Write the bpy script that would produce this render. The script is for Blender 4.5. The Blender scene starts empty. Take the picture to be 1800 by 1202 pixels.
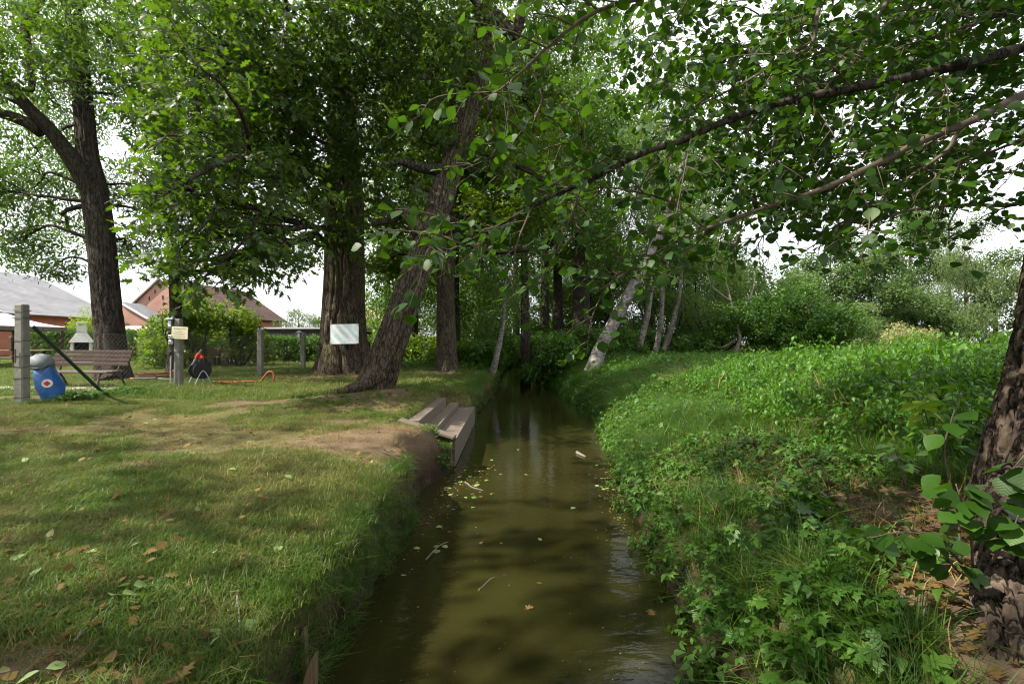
import bpy, math
import numpy as np
from mathutils import Vector, Matrix, Euler

S = bpy.context.scene
COL = S.collection
rng = np.random.default_rng(11)
EYE = 1.10
FPX = 850.0            # focal length in pixels of the 1800 px wide photograph

# ------------------------------------------------------------------ camera
cd = bpy.data.cameras.new("camera")
cd.lens = 17.0; cd.sensor_width = 36.0; cd.clip_start = 0.05; cd.clip_end = 3000
cam = bpy.data.objects.new("camera", cd); COL.objects.link(cam)
cam.location = (0, 0, EYE); cam.rotation_euler = (math.pi / 2, 0, 0)
S.camera = cam

# ------------------------------------------------------------------ sky and sun
SUN_FROM = Vector((-0.80, -0.25, 0.86)).normalized()
w = bpy.data.worlds.new("World"); S.world = w; w.use_nodes = True
nt = w.node_tree; nt.nodes.clear()
sky = nt.nodes.new("ShaderNodeTexSky"); sky.sky_type = 'NISHITA'; sky.sun_disc = False
sky.sun_elevation = math.asin(SUN_FROM.z)
sky.sun_rotation = math.atan2(SUN_FROM.x, SUN_FROM.y)
tc = nt.nodes.new("ShaderNodeTexCoord")
mp = nt.nodes.new("ShaderNodeMapping"); mp.inputs['Scale'].default_value = (1.6, 1.6, 3.5)
cn = nt.nodes.new("ShaderNodeTexNoise"); cn.inputs['Scale'].default_value = 1.7; cn.inputs['Detail'].default_value = 6
cr = nt.nodes.new("ShaderNodeMapRange")
cr.inputs['From Min'].default_value = 0.36; cr.inputs['From Max'].default_value = 0.50
cr.inputs['To Min'].default_value = 0.72; cr.inputs['To Max'].default_value = 1.0
mx = nt.nodes.new("ShaderNodeMix"); mx.data_type = 'RGBA'
mx.inputs[7].default_value = (13.0, 13.3, 13.9, 1)
bg = nt.nodes.new("ShaderNodeBackground"); bg.inputs['Strength'].default_value = 0.052
wo = nt.nodes.new("ShaderNodeOutputWorld")
L = nt.links.new
L(tc.outputs['Generated'], mp.inputs[0]); L(mp.outputs[0], cn.inputs['Vector'])
L(cn.outputs[0], cr.inputs[0]); L(cr.outputs[0], mx.inputs[0])
L(sky.outputs[0], mx.inputs[6]); L(mx.outputs[2], bg.inputs[0]); L(bg.outputs[0], wo.inputs[0])

sl = bpy.data.lights.new("sun", 'SUN'); sl.energy = 5.0; sl.angle = math.radians(0.6)
sl.color = (1.0, 0.93, 0.80)
so = bpy.data.objects.new("sun", sl); COL.objects.link(so)
so.rotation_euler = (-SUN_FROM).to_track_quat('-Z', 'Y').to_euler()
so.location = (-30, -10, 40)

S.view_settings.view_transform = 'Standard'; S.view_settings.look = 'None'
S.view_settings.exposure = 1.40; S.view_settings.gamma = 1.0
try: S.view_settings.use_curve_mapping = False
except Exception: pass
S.render.engine = 'CYCLES'
S.cycles.max_bounces = 8; S.cycles.diffuse_bounces = 3; S.cycles.glossy_bounces = 3
S.cycles.transmission_bounces = 5; S.cycles.transparent_max_bounces = 8
S.cycles.sample_clamp_indirect = 4.0
S.cycles.use_denoising = True
S.cycles.filter_width = 1.1

# ------------------------------------------------------------------ helpers
ORG = {}

def P(px, py, d):
    """the point seen at that place of the photograph, d metres away"""
    return np.array([(px - 900.0) / FPX * d, d, EYE + (601.0 - py) / FPX * d])

def tag(o, label=None, cat=None, group=None, kind=None):
    if label: o['label'] = label
    if cat: o['category'] = cat
    if group: o['group'] = group
    if kind: o['kind'] = kind
    return o

def empty(name, loc, label=None, cat=None, group=None):
    o = bpy.data.objects.new(name, None); COL.objects.link(o)
    o.empty_display_size = 0.2
    o.location = tuple(float(c) for c in loc); ORG[o] = np.array(loc, float)
    return tag(o, label, cat, group)

def hsh(ix, iy, iz):
    n = (ix * 374761393 + iy * 668265263 + iz * 1274126177) & 0xffffffff
    n = ((n ^ (n >> 13)) * 1274126177) & 0xffffffff
    n = n ^ (n >> 16)
    return (n & 0xffff) / 65535.0

def vnoise(p):
    p = np.asarray(p, float); i = np.floor(p).astype(np.int64); f = p - i
    f = f * f * (3 - 2 * f); r = 0
    for a in (0, 1):
        for b in (0, 1):
            for c in (0, 1):
                wgt = (f[..., 0] if a else 1 - f[..., 0]) * (f[..., 1] if b else 1 - f[..., 1]) * (f[..., 2] if c else 1 - f[..., 2])
                r = r + wgt * hsh(i[..., 0] + a, i[..., 1] + b, i[..., 2] + c)
    return r

def fbm(p, o=4):
    p = np.asarray(p, float); r = 0; a = 0.5; t = 0
    for k in range(o):
        r = r + a * vnoise(p * 2 ** k + 17.3 * k); t += a; a *= .5
    return r / t

def fbm2(x, y, s, o=3, z=0.0):
    return fbm(np.stack([np.asarray(x) * s, np.asarray(y) * s, np.full(np.shape(x), z)], -1), o)

def sstep(a, b, x):
    t = np.clip((x - a) / (b - a), 0, 1); return t * t * (3 - 2 * t)

class Geo:
    """collects vertices, faces, a uv and a variation value per vertex"""
    def __init__(self): self.V = []; self.F = {3: [], 4: []}; self.U = []; self.R = []; self.n = 0; self.poly = []
    def add(self, V, F, U=None, r=0.5):
        V = np.asarray(V, float).reshape(-1, 3)
        for k in (3, 4):
            if k in F and len(F[k]): self.F[k].append(np.asarray(F[k], int) + self.n)
        for f in F.get('n', []): self.poly.append([i + self.n for i in f])
        self.V.append(V); self.U.append(np.zeros((len(V), 2)) if U is None else np.asarray(U, float))
        self.R.append(np.full(len(V), r) if np.isscalar(r) else np.asarray(r, float)); self.n += len(V)
        return self
    def arrays(self):
        V = np.concatenate(self.V); F = {k: np.concatenate(v) for k, v in self.F.items() if v}
        return V, F, np.concatenate(self.U), np.concatenate(self.R)
    def box(self, c, s, R=None, bev=0.01):
        V, F = cbox(s, bev)
        if R is not None: V = V @ np.asarray(R).T
        return self.add(V + np.asarray(c, float), F)
    def bar(self, a, b, w, h=None, bev=0.006, up=(0, 0, 1)):
        a = np.asarray(a, float); b = np.asarray(b, float); d = b - a; ln = np.linalg.norm(d); d = d / ln
        u = np.asarray(up, float)
        if abs(d @ u) > .98: u = np.array([0, 1., 0])
        s = np.cross(u, d); s /= np.linalg.norm(s); t = np.cross(d, s)
        return self.box((a + b) / 2, (ln, w, h or w), np.stack([d, s, t], 1), bev)
    def tube(self, path, rad, segs=8, **k):
        V, F = tube(path, rad, segs, **k); return self.add(V, F)
    def mesh(self, name):
        V, F, U, R = self.arrays(); return mk_mesh(name, V, F, U, R, self.poly)
    def obj(self, name, mat, parent=None, smooth=False, loc=None):
        V, F, U, R = self.arrays()
        o0 = ORG.get(parent, np.zeros(3)) if parent is not None else (np.zeros(3) if loc is None else np.asarray(loc, float))
        me = mk_mesh(name, V - o0, F, U, R, self.poly)
        if smooth: me.shade_smooth()
        me.materials.append(mat)
        return link(name, me, parent, None if parent is not None else o0)

def link(name, me, parent=None, loc=None):
    o = bpy.data.objects.new(name, me); COL.objects.link(o)
    if parent is not None:
        o.parent = parent; ORG[o] = ORG[parent]
    else:
        loc = np.zeros(3) if loc is None else loc
        o.location = tuple(float(c) for c in loc); ORG[o] = np.asarray(loc, float)
    return o

def mk_mesh(name, V, F, U=None, R=None, poly=()):
    me = bpy.data.meshes.new(name)
    cnt = []; idx = []
    for k, f in F.items():
        if k in (3, 4) and len(f): cnt.append(np.full(len(f), k)); idx.append(np.asarray(f).ravel())
    for f in poly: cnt.append(np.array([len(f)])); idx.append(np.array(f))
    cnt = np.concatenate(cnt) if cnt else np.zeros(0, int); idx = np.concatenate(idx) if idx else np.zeros(0, int)
    me.vertices.add(len(V)); me.vertices.foreach_set('co', np.asarray(V, np.float32).ravel())
    me.loops.add(len(idx)); me.loops.foreach_set('vertex_index', idx.astype(np.int32))
    me.polygons.add(len(cnt)); st = np.concatenate([[0], np.cumsum(cnt)[:-1]]) if len(cnt) else cnt
    me.polygons.foreach_set('loop_start', st.astype(np.int32))
    try: me.polygons.foreach_set('loop_total', cnt.astype(np.int32))
    except Exception: pass
    if U is not None and len(idx):
        ul = me.uv_layers.new(name='UVMap'); ul.data.foreach_set('uv', np.asarray(U, np.float32)[idx].ravel())
    if R is not None:
        a = me.attributes.new('lv', 'FLOAT', 'POINT'); a.data.foreach_set('value', np.asarray(R, np.float32))
    me.update(calc_edges=True); me.validate(); me.shade_flat()
    return me

def cbox(s, b=0.01):
    s = np.asarray(s, float) / 2; b = min(b, s.min() * .45); V = []; ix = {}
    for sx in (-1, 1):
        for sy in (-1, 1):
            for sz in (-1, 1):
                q = np.array([sx, sy, sz])
                for k in range(3):
                    v = q * (s - b); v[k] = q[k] * s[k]; ix[(sx, sy, sz, k)] = len(V); V.append(v)
    F4 = []; F3 = []
    for k in range(3):
        a, c = (k + 1) % 3, (k + 2) % 3
        for g in (-1, 1):
            q = []
            for (p, r) in ((-1, -1), (1, -1), (1, 1), (-1, 1)):
                t = [0, 0, 0]; t[k] = g; t[a] = p; t[c] = r; q.append(ix[(*t, k)])
            F4.append(q if g > 0 else q[::-1])
        for p in (-1, 1):
            for r in (-1, 1):
                t0 = [0, 0, 0]; t1 = [0, 0, 0]; t0[k] = -1; t1[k] = 1; t0[a] = t1[a] = p; t0[c] = t1[c] = r
                q = [ix[(*t0, a)], ix[(*t1, a)], ix[(*t1, c)], ix[(*t0, c)]]
                F4.append(q if p * r > 0 else q[::-1])
    for sx in (-1, 1):
        for sy in (-1, 1):
            for sz in (-1, 1):
                q = [ix[(sx, sy, sz, k)] for k in range(3)]; F3.append(q if sx * sy * sz > 0 else q[::-1])
    return np.array(V), {4: F4, 3: F3}

def spline(pts, n=8):
    p = np.asarray(pts, float); q = np.vstack([2 * p[0] - p[1], p, 2 * p[-1] - p[-2]]); out = []
    for i in range(1, len(q) - 2):
        t = np.linspace(0, 1, n, endpoint=False)[:, None]; a, b, c, d = q[i - 1], q[i], q[i + 1], q[i + 2]
        out.append(.5 * (2 * b + (c - a) * t + (2 * a - 5 * b + 4 * c - d) * t ** 2 + (3 * b - a - 3 * c + d) * t ** 3))
    out.append(p[-1:]); return np.vstack(out)

def tube(path, rad, segs=8, disp=None, cap=True):
    p = np.asarray(path, float); n = len(p); rad = np.broadcast_to(np.asarray(rad, float), (n,))
    T = np.gradient(p, axis=0); T /= np.linalg.norm(T, axis=1, keepdims=True) + 1e-9
    N = np.zeros_like(p); u = np.array([1., 0, 0]) if abs(T[0, 0]) < .8 else np.array([0, 1., 0])
    N[0] = u - T[0] * (u @ T[0]); N[0] /= np.linalg.norm(N[0])
    for i in range(1, n):
        v = N[i - 1] - T[i] * (N[i - 1] @ T[i]); N[i] = v / (np.linalg.norm(v) + 1e-9)
    B = np.cross(T, N); th = np.arange(segs) / segs * 2 * np.pi
    arc = np.concatenate([[0], np.cumsum(np.linalg.norm(np.diff(p, axis=0), axis=1))])
    r = rad[:, None] * np.ones(segs)
    if disp is not None: r = r + disp(th[None, :] * np.ones((n, 1)), arc[:, None] * np.ones(segs), rad[:, None])
    V = p[:, None] + r[..., None] * (np.cos(th)[None, :, None] * N[:, None] + np.sin(th)[None, :, None] * B[:, None])
    V = V.reshape(-1, 3); i = np.arange(n - 1)[:, None] * segs; j = np.arange(segs)[None]; k = (j + 1) % segs
    F = np.stack([i + j, i + k, i + segs + k, i + segs + j], -1).reshape(-1, 4); out = {4: F}
    if cap: out['n'] = [list(range(segs))[::-1], list(range((n - 1) * segs, n * segs))]
    return V, out

def rotm(e): return np.array(Euler(e).to_matrix())

# ------------------------------------------------------------------ materials
def new_mat(name):
    m = bpy.data.materials.new(name); m.use_nodes = True; nt = m.node_tree; nt.nodes.clear()
    o = nt.nodes.new('ShaderNodeOutputMaterial'); return m, nt, o

def nd(nt, t, **k):
    n = nt.nodes.new(t)
    for a, b in k.items():
        if a.startswith('i_'):
            key = a[2:]; n.inputs[int(key) if key.isdigit() else key.replace('_', ' ')].default_value = b
        else: setattr(n, a, b)
    return n

def ramp(nt, src, stops):
    r = nt.nodes.new('ShaderNodeValToRGB'); e = r.color_ramp.elements
    while len(e) > 1: e.remove(e[0])
    e[0].position = stops[0][0]; e[0].color = (*stops[0][1], 1)
    for p, c in stops[1:]:
        x = e.new(p); x.color = (*c, 1)
    nt.links.new(src, r.inputs[0]); return r.outputs[0]

def mixc(nt, f, a, b, mode='MIX'):
    m = nt.nodes.new('ShaderNodeMix'); m.data_type = 'RGBA'; m.blend_type = mode
    for s, i in ((f, 0), (a, 6), (b, 7)):
        if isinstance(s, (int, float)): m.inputs[i].default_value = s
        elif isinstance(s, tuple): m.inputs[i].default_value = (*s, 1)
        else: nt.links.new(s, m.inputs[i])
    return m.outputs[2]

def noise(nt, vec, scale, detail=4, rough=.55):
    n = nt.nodes.new('ShaderNodeTexNoise'); n.inputs['Scale'].default_value = scale
    n.inputs['Detail'].default_value = detail; n.inputs['Roughness'].default_value = rough
    if vec is not None: nt.links.new(vec, n.inputs['Vector'])
    return n.outputs[0]

def coords(nt, kind='Object', scale=(1, 1, 1)):
    if kind == 'World':
        g = nt.nodes.new('ShaderNodeNewGeometry'); v = g.outputs['Position']
    else:
        t = nt.nodes.new('ShaderNodeTexCoord'); v = t.outputs[kind]
    if scale != (1, 1, 1):
        m = nt.nodes.new('ShaderNodeMapping'); m.inputs['Scale'].default_value = scale
        nt.links.new(v, m.inputs[0]); v = m.outputs[0]
    return v

def plain(name, c, c2=None, scale=8, rough=.7, bump=.15, stretch=(1, 1, 1), metal=0, spec=.3, kind='World', dist=.01):
    m, nt, o = new_mat(name); v = coords(nt, kind, stretch)
    f = noise(nt, v, scale, 6, .65)
    c2 = c2 or tuple(x * .6 for x in c)
    col = ramp(nt, f, [(.3, c2), (.65, c)])
    b = nd(nt, 'ShaderNodeBsdfPrincipled', i_Roughness=rough, i_Metallic=metal); b.inputs['Specular IOR Level'].default_value = spec
    nt.links.new(col, b.inputs['Base Color'])
    bp = nd(nt, 'ShaderNodeBump', i_Strength=bump, i_Distance=dist)
    nt.links.new(noise(nt, v, scale * 4, 5), bp.inputs['Height']); nt.links.new(bp.outputs[0], b.inputs['Normal'])
    nt.links.new(b.outputs[0], o.inputs[0]); return m

def bark(name, c, c2, moss=(.09, .10, .03), mossamt=.25, vs=7, hs=26, bump=.6):
    m, nt, o = new_mat(name)
    v = coords(nt, 'World', (hs, hs, vs)); v2 = coords(nt, 'World')
    f = noise(nt, v, 1.0, 6, .62); g = noise(nt, v2, 1.3, 4)
    col = ramp(nt, f, [(.32, c2), (.5, tuple((a + b) / 2 for a, b in zip(c, c2))), (.68, c)])
    mm = ramp(nt, g, [(.5, (0, 0, 0)), (.72, (mossamt,) * 3)])
    col = mixc(nt, mm, col, moss)
    q = noise(nt, coords(nt, 'World', (hs * .55, hs * .55, vs * .42)), 1.0, 3, .55)
    ab = nd(nt, 'ShaderNodeMath', operation='SUBTRACT', i_1=.5); nt.links.new(q, ab.inputs[0]); ab2 = nd(nt, 'ShaderNodeMath', operation='ABSOLUTE'); nt.links.new(ab.outputs[0], ab2.inputs[0])
    crack = ramp(nt, ab2.outputs[0], [(.0, (0, 0, 0)), (.055, (1, 1, 1))])
    col = mixc(nt, crack, tuple(x * .45 for x in c2), col)
    ht = mixc(nt, .35, crack, f)
    b = nd(nt, 'ShaderNodeBsdfPrincipled', i_Roughness=.92); b.inputs['Specular IOR Level'].default_value = .12
    nt.links.new(col, b.inputs['Base Color'])
    bp = nd(nt, 'ShaderNodeBump', i_Strength=bump, i_Distance=.045); nt.links.new(ht, bp.inputs['Height'])
    nt.links.new(bp.outputs[0], b.inputs['Normal']); nt.links.new(b.outputs[0], o.inputs[0]); return m

def leafmat(name, stops, trans=(.16, .30, .02), tf=.42, rough=.42, spec=.35, vein=0.0, world=None, wscale=.6):
    """leaf: colour from the plant's own chance, light passing through"""
    m, nt, o = new_mat(name)
    oi = nt.nodes.new('ShaderNodeObjectInfo'); at = nd(nt, 'ShaderNodeAttribute', attribute_name='lv')
    a = nd(nt, 'ShaderNodeMath', operation='MULTIPLY', i_1=.55); nt.links.new(oi.outputs['Random'], a.inputs[0])
    b_ = nd(nt, 'ShaderNodeMath', operation='MULTIPLY_ADD', i_1=.45); nt.links.new(at.outputs['Fac'], b_.inputs[0]); nt.links.new(a.outputs[0], b_.inputs[2])
    if world is None: stops = [(p_, (c_[0] * .88, c_[1] * .92, c_[2] * .55)) for p_, c_ in stops]; trans = (trans[0] * .95, trans[1] * 1.0, trans[2] * .5)
    col = ramp(nt, b_.outputs[0], stops)
    if world:
        g = noise(nt, coords(nt, 'World'), wscale, 3)
        k = ramp(nt, g, [(.42, (0, 0, 0)), (.60, (1, 1, 1))])
        kk = nd(nt, 'ShaderNodeMath', operation='MULTIPLY', i_1=world[1]); nt.links.new(k, kk.inputs[0])
        col = mixc(nt, kk.outputs[0], col, world[0])
    b = nd(nt, 'ShaderNodeBsdfPrincipled', i_Roughness=rough); b.inputs['Specular IOR Level'].default_value = spec
    t = nt.nodes.new('ShaderNodeBsdfTranslucent')
    tcol = mixc(nt, .5, col, trans)
    if vein:
        uv = nt.nodes.new('ShaderNodeTexCoord'); sx = nt.nodes.new('ShaderNodeSeparateXYZ'); nt.links.new(uv.outputs['UV'], sx.inputs[0])
        ab = nd(nt, 'ShaderNodeMath', operation='ABSOLUTE'); nt.links.new(sx.outputs[1], ab.inputs[0])
        mu = nd(nt, 'ShaderNodeMath', operation='MULTIPLY_ADD', i_1=-.7); nt.links.new(ab.outputs[0], mu.inputs[0]); nt.links.new(sx.outputs[0], mu.inputs[2])
        s = nd(nt, 'ShaderNodeMath', operation='MULTIPLY', i_1=48.0); nt.links.new(mu.outputs[0], s.inputs[0])
        sn = nd(nt, 'ShaderNodeMath', operation='SINE'); nt.links.new(s.outputs[0], sn.inputs[0])
        bp = nd(nt, 'ShaderNodeBump', i_Strength=vein, i_Distance=.004); nt.links.new(sn.outputs[0], bp.inputs['Height'])
        nt.links.new(bp.outputs[0], b.inputs['Normal']); nt.links.new(bp.outputs[0], t.inputs['Normal'])
    nt.links.new(col, b.inputs['Base Color']); nt.links.new(tcol, t.inputs['Color'])
    ms = nd(nt, 'ShaderNodeMixShader', i_0=tf); nt.links.new(b.outputs[0], ms.inputs[1]); nt.links.new(t.outputs[0], ms.inputs[2])
    nt.links.new(ms.outputs[0], o.inputs[0]); return m

M = {}
M['oakbark'] = bark('oak bark', (.10, .08, .058), (.04, .031, .022), mossamt=.5)
M['darkbark'] = bark('dark bark', (.066, .055, .046), (.028, .023, .019), mossamt=.2)
M['alderbark'] = bark('alder bark', (.115, .086, .064), (.036, .027, .02), mossamt=.1, vs=9, hs=16, bump=.9)
M['twig'] = plain('twig bark', (.11, .085, .06), (.05, .04, .03), 30, .85)
M['greytwig'] = plain('grey twig bark', (.19, .17, .14), (.09, .08, .065), 30, .85)
m, nt, o = new_mat('birch bark'); v = coords(nt, 'World', (7, 7, 16)); f = noise(nt, v, 1.0, 5, .7); f2 = noise(nt, coords(nt, 'World', (3, 3, 1.2)), 1.0, 4)
cc = ramp(nt, f, [(.40, (.035, .03, .028)), (.47, (.15, .138, .12)), (.7, (.29, .27, .245))])
cc = mixc(nt, ramp(nt, f2, [(.45, (0, 0, 0)), (.62, (.85, .85, .85))]), cc, (.07, .055, .045))
b = nd(nt, 'ShaderNodeBsdfPrincipled', i_Roughness=.8); nt.links.new(cc, b.inputs['Base Color'])
bp = nd(nt, 'ShaderNodeBump', i_Strength=.5, i_Distance=.02); nt.links.new(f, bp.inputs['Height']); nt.links.new(bp.outputs[0], b.inputs['Normal']); nt.links.new(b.outputs[0], o.inputs[0]); M['birch'] = m

G1, G2, G3, YL_ = (.022, .062, .008), (.040, .10, .012), (.075, .15, .018), (.30, .27, .02)
M['oakleaf'] = leafmat('oak leaf', [(0, (.019, .050, .007)), (.4, (.029, .067, .009)), (.8, (.052, .096, .011)), (.96, (.10, .14, .014)), (1, YL_)], trans=(.16, .30, .015), tf=.42, vein=.2)
M['alderleaf'] = leafmat('alder leaf', [(0, (.016, .048, .008)), (.6, (.028, .074, .011)), (1, (.055, .12, .018))], trans=(.12, .27, .015), tf=.36, rough=.46, spec=.28, vein=.07)
M['ashleaf'] = leafmat('ash leaf', [(0, (.042, .095, .03)), (.6, (.068, .14, .045)), (1, (.11, .185, .05))], trans=(.2, .34, .06), tf=.46)
M['limeleaf'] = leafmat('sunny leaf', [(0, (.055, .12, .014)), (.6, (.09, .17, .02)), (.95, (.15, .2, .025)), (1, YL_)], trans=(.26, .36, .03), tf=.48)  # bright yellow green: a sunlit look put into the leaf colour
M['woodleaf'] = leafmat('wood leaf', [(0, (.042, .098, .016)), (.5, (.068, .14, .022)), (1, (.12, .20, .034))], trans=(.14, .26, .03), tf=.4)
M['birchleaf'] = leafmat('birch leaf', [(0, (.042, .09, .022)), (.6, (.068, .13, .03)), (1, (.12, .18, .045))], trans=(.18, .28, .05), tf=.42)
M['paleleaf'] = leafmat('pale leaf', [(0, (.075, .125, .068)), (.6, (.115, .17, .095)), (1, (.17, .22, .13))], trans=(.22, .30, .10), tf=.4, rough=.6)
M['farleaf'] = leafmat('far leaf', [(0, (.046, .088, .04)), (.6, (.07, .122, .055)), (1, (.115, .172, .08))], trans=(.18, .28, .07), tf=.4, rough=.6)  # slightly pale and bluish: distance haze put into the leaf colour
M['yellowleaf'] = leafmat('yellow leaf', [(0, (.21, .21, .13)), (1, (.34, .33, .22))], trans=(.36, .36, .2), tf=.35)
M['robinia'] = leafmat('light yellow green leaf', [(0, (.14, .24, .02)), (1, (.26, .36, .04))], trans=(.36, .48, .05), tf=.45)
M['hedgeleaf'] = leafmat('hedge leaf', [(0, (.035, .09, .015)), (.6, (.055, .13, .02)), (1, (.09, .18, .03))], trans=(.14, .28, .03), tf=.3)
M['grass'] = leafmat('lawn grass', [(0, (.034, .078, .008)), (.5, (.058, .112, .012)), (.82, (.10, .13, .022)), (.93, (.22, .19, .08)), (1, (.28, .23, .11))], trans=(.22, .34, .04), tf=.35, rough=.5, spec=.25, world=((.15, .14, .045), .85), wscale=.6)
M['longgrass'] = leafmat('long grass', [(0, (.028, .08, .011)), (.6, (.05, .12, .016)), (.9, (.11, .17, .03)), (1, (.3, .25, .11))], trans=(.2, .36, .04), tf=.35, rough=.42, spec=.35)
M['herb'] = leafmat('herb leaf', [(0, (.035, .095, .016)), (.6, (.06, .14, .026)), (1, (.11, .20, .045))], trans=(.17, .34, .03), tf=.35, rough=.45, vein=.2)
M['nettle'] = leafmat('nettle leaf', [(0, (.035, .10, .012)), (.6, (.06, .15, .018)), (1, (.105, .21, .028))], trans=(.2, .42, .03), tf=.42, rough=.45)
M['deadleaf'] = leafmat('dead leaf', [(0, (.075, .042, .022)), (.5, (.14, .085, .045)), (1, (.27, .19, .11))], trans=(.3, .16, .06), tf=.2, rough=.75, spec=.15)
M['cutleaf'] = leafmat('fallen green leaf', [(0, (.09, .16, .06)), (1, (.26, .32, .2))], trans=(.25, .34, .1), tf=.2, rough=.6)
M['drylitter'] = leafmat('dry stalk', [(0, (.13, .085, .045)), (1, (.34, .25, .14))], trans=(.3, .2, .1), tf=.15, rough=.8)

# ground: bare soil where the dirt attribute says so, dark soil with moss under grass elsewhere
m, nt, o = new_mat('ground soil'); at = nd(nt, 'ShaderNodeAttribute', attribute_name='lv'); v = coords(nt, 'World')
n1 = noise(nt, v, 3.0, 8, .7); n2 = noise(nt, v, 22.0, 6, .7)
soil = ramp(nt, n1, [(.3, (.075, .05, .031)), (.7, (.165, .118, .075))])
turf = ramp(nt, n2, [(.3, (.045, .045, .016)), (.55, (.10, .092, .036)), (.75, (.17, .145, .07))])
mm = nd(nt, 'ShaderNodeMath', operation='MULTIPLY_ADD', i_1=.5, i_2=-.25); nt.links.new(n2, mm.inputs[0])
ad = nd(nt, 'ShaderNodeMath', operation='ADD', use_clamp=True); nt.links.new(at.outputs['Fac'], ad.inputs[0]); nt.links.new(mm.outputs[0], ad.inputs[1])
sh = ramp(nt, ad.outputs[0], [(.3, (0, 0, 0)), (.65, (1, 1, 1))])
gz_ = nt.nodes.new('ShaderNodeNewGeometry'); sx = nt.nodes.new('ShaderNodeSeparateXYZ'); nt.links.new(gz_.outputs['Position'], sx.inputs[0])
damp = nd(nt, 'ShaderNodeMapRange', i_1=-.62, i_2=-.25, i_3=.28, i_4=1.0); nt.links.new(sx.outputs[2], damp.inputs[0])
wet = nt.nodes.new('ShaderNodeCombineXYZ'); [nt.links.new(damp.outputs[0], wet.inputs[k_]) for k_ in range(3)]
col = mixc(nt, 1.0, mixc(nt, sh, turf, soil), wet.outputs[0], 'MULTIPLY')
b = nd(nt, 'ShaderNodeBsdfPrincipled', i_Roughness=.95); b.inputs['Specular IOR Level'].default_value = .1
nt.links.new(col, b.inputs['Base Color']); bp = nd(nt, 'ShaderNodeBump', i_Strength=.7, i_Distance=.03)
nt.links.new(n2, bp.inputs['Height']); nt.links.new(bp.outputs[0], b.inputs['Normal']); nt.links.new(b.outputs[0], o.inputs[0]); M['ground'] = m

m, nt, o = new_mat('stream water'); v = coords(nt, 'World')
n1 = noise(nt, coords(nt, 'World', (1, .6, 1)), .9, 4); col = ramp(nt, n1, [(.3, (.0135, .0132, .0038)), (.7, (.026, .0248, .007))])
b = nd(nt, 'ShaderNodeBsdfPrincipled', i_Roughness=.025, i_IOR=1.333); b.inputs['Specular IOR Level'].default_value = .5
nt.links.new(col, b.inputs['Base Color'])
bp = nd(nt, 'ShaderNodeBump', i_Strength=.2, i_Distance=.02)
nt.links.new(noise(nt, coords(nt, 'World', (3.2, 5.5, 1)), 1.8, 4, .5), bp.inputs['Height']); nt.links.new(bp.outputs[0], b.inputs['Normal'])
nt.links.new(b.outputs[0], o.inputs[0]); M['water'] = m

M['deck'] = plain('weathered deck wood', (.15, .122, .094), (.092, .075, .058), 3, .8, .2, (30, 2.5, 30))
M['stake'] = plain('old stake wood', (.21, .15, .085), (.09, .06, .035), 2, .9, .6, (60, 60, 5))
M['concrete'] = plain('weathered concrete', (.20, .195, .17), (.13, .13, .11), 9, .95, .3)
M['slab'] = plain('pale concrete slab', (.42, .40, .37), (.30, .28, .26), 6, .9, .3)
M['benchwood'] = plain('dark brown bench paint', (.062, .034, .027), (.038, .021, .016), 6, .6)
M['iron'] = plain('rusty iron', (.085, .05, .035), (.04, .03, .025), 20, .7, .2)
M['greenpipe'] = plain('dark green paint', (.022, .045, .032), (.014, .03, .02), 14, .5)
M['wire'] = plain('zinc wire', (.22, .22, .20), (.14, .13, .11), 30, .55, 0, metal=.6)
M['blackmetal'] = plain('black plastic', (.018, .018, .02), (.01, .01, .012), 14, .5)
M['lampgrey'] = plain('grey enamel', (.16, .18, .20), (.10, .115, .13), 14, .45)
M['white'] = plain('white plaster', (.74, .73, .70), (.60, .59, .56), 5, .85, .25)
M['whiteplastic'] = plain('white plastic', (.72, .73, .74), (.62, .63, .65), 12, .5)
M['nearblack'] = plain('nearblack', (.02, .018, .017), (.01, .01, .01), 12, .95)  # near-black for the sooty firebox back, the grill and the wall slots
M['bluebag'] = plain('blue woven plastic', (.012, .095, .30), (.008, .065, .22), 9, .5, .5, spec=.4)
M['greylid'] = plain('grey plastic', (.15, .175, .19), (.10, .12, .135), 9, .6)
M['red'] = plain('red plastic', (.60, .035, .02), (.45, .025, .015), 9, .45)
M['hose'] = plain('orange red hose', (.36, .075, .035), (.25, .05, .025), 14, .5)
M['fabric'] = plain('pale grey fabric', (.48, .465, .50), (.37, .36, .39), 3, .9, .2)
M['valance'] = plain('brown grey fabric', (.17, .135, .125), (.12, .095, .09), 4, .9)
M['stone'] = plain('field stone', (.33, .30, .26), (.19, .17, .15), 6, .9, .4)
M['signcream'] = plain('cream sign board', (.58, .55, .38), (.53, .50, .34), 6, .6, .05)
M['signink'] = plain('brown sign ink', (.05, .03, .03), (.04, .025, .025), 9, .8, 0)
M['blackwood'] = plain('tarred boards', (.040, .036, .034), (.022, .02, .019), 3, .85, .4, (14, 14, 1.5))
M['zinc'] = plain('zinc flashing', (.45, .46, .48), (.36, .37, .39), 6, .5)
M['pinkroof'] = plain('pale pink roof sheet', (.55, .36, .36), (.47, .30, .30), 3, .7)

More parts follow.
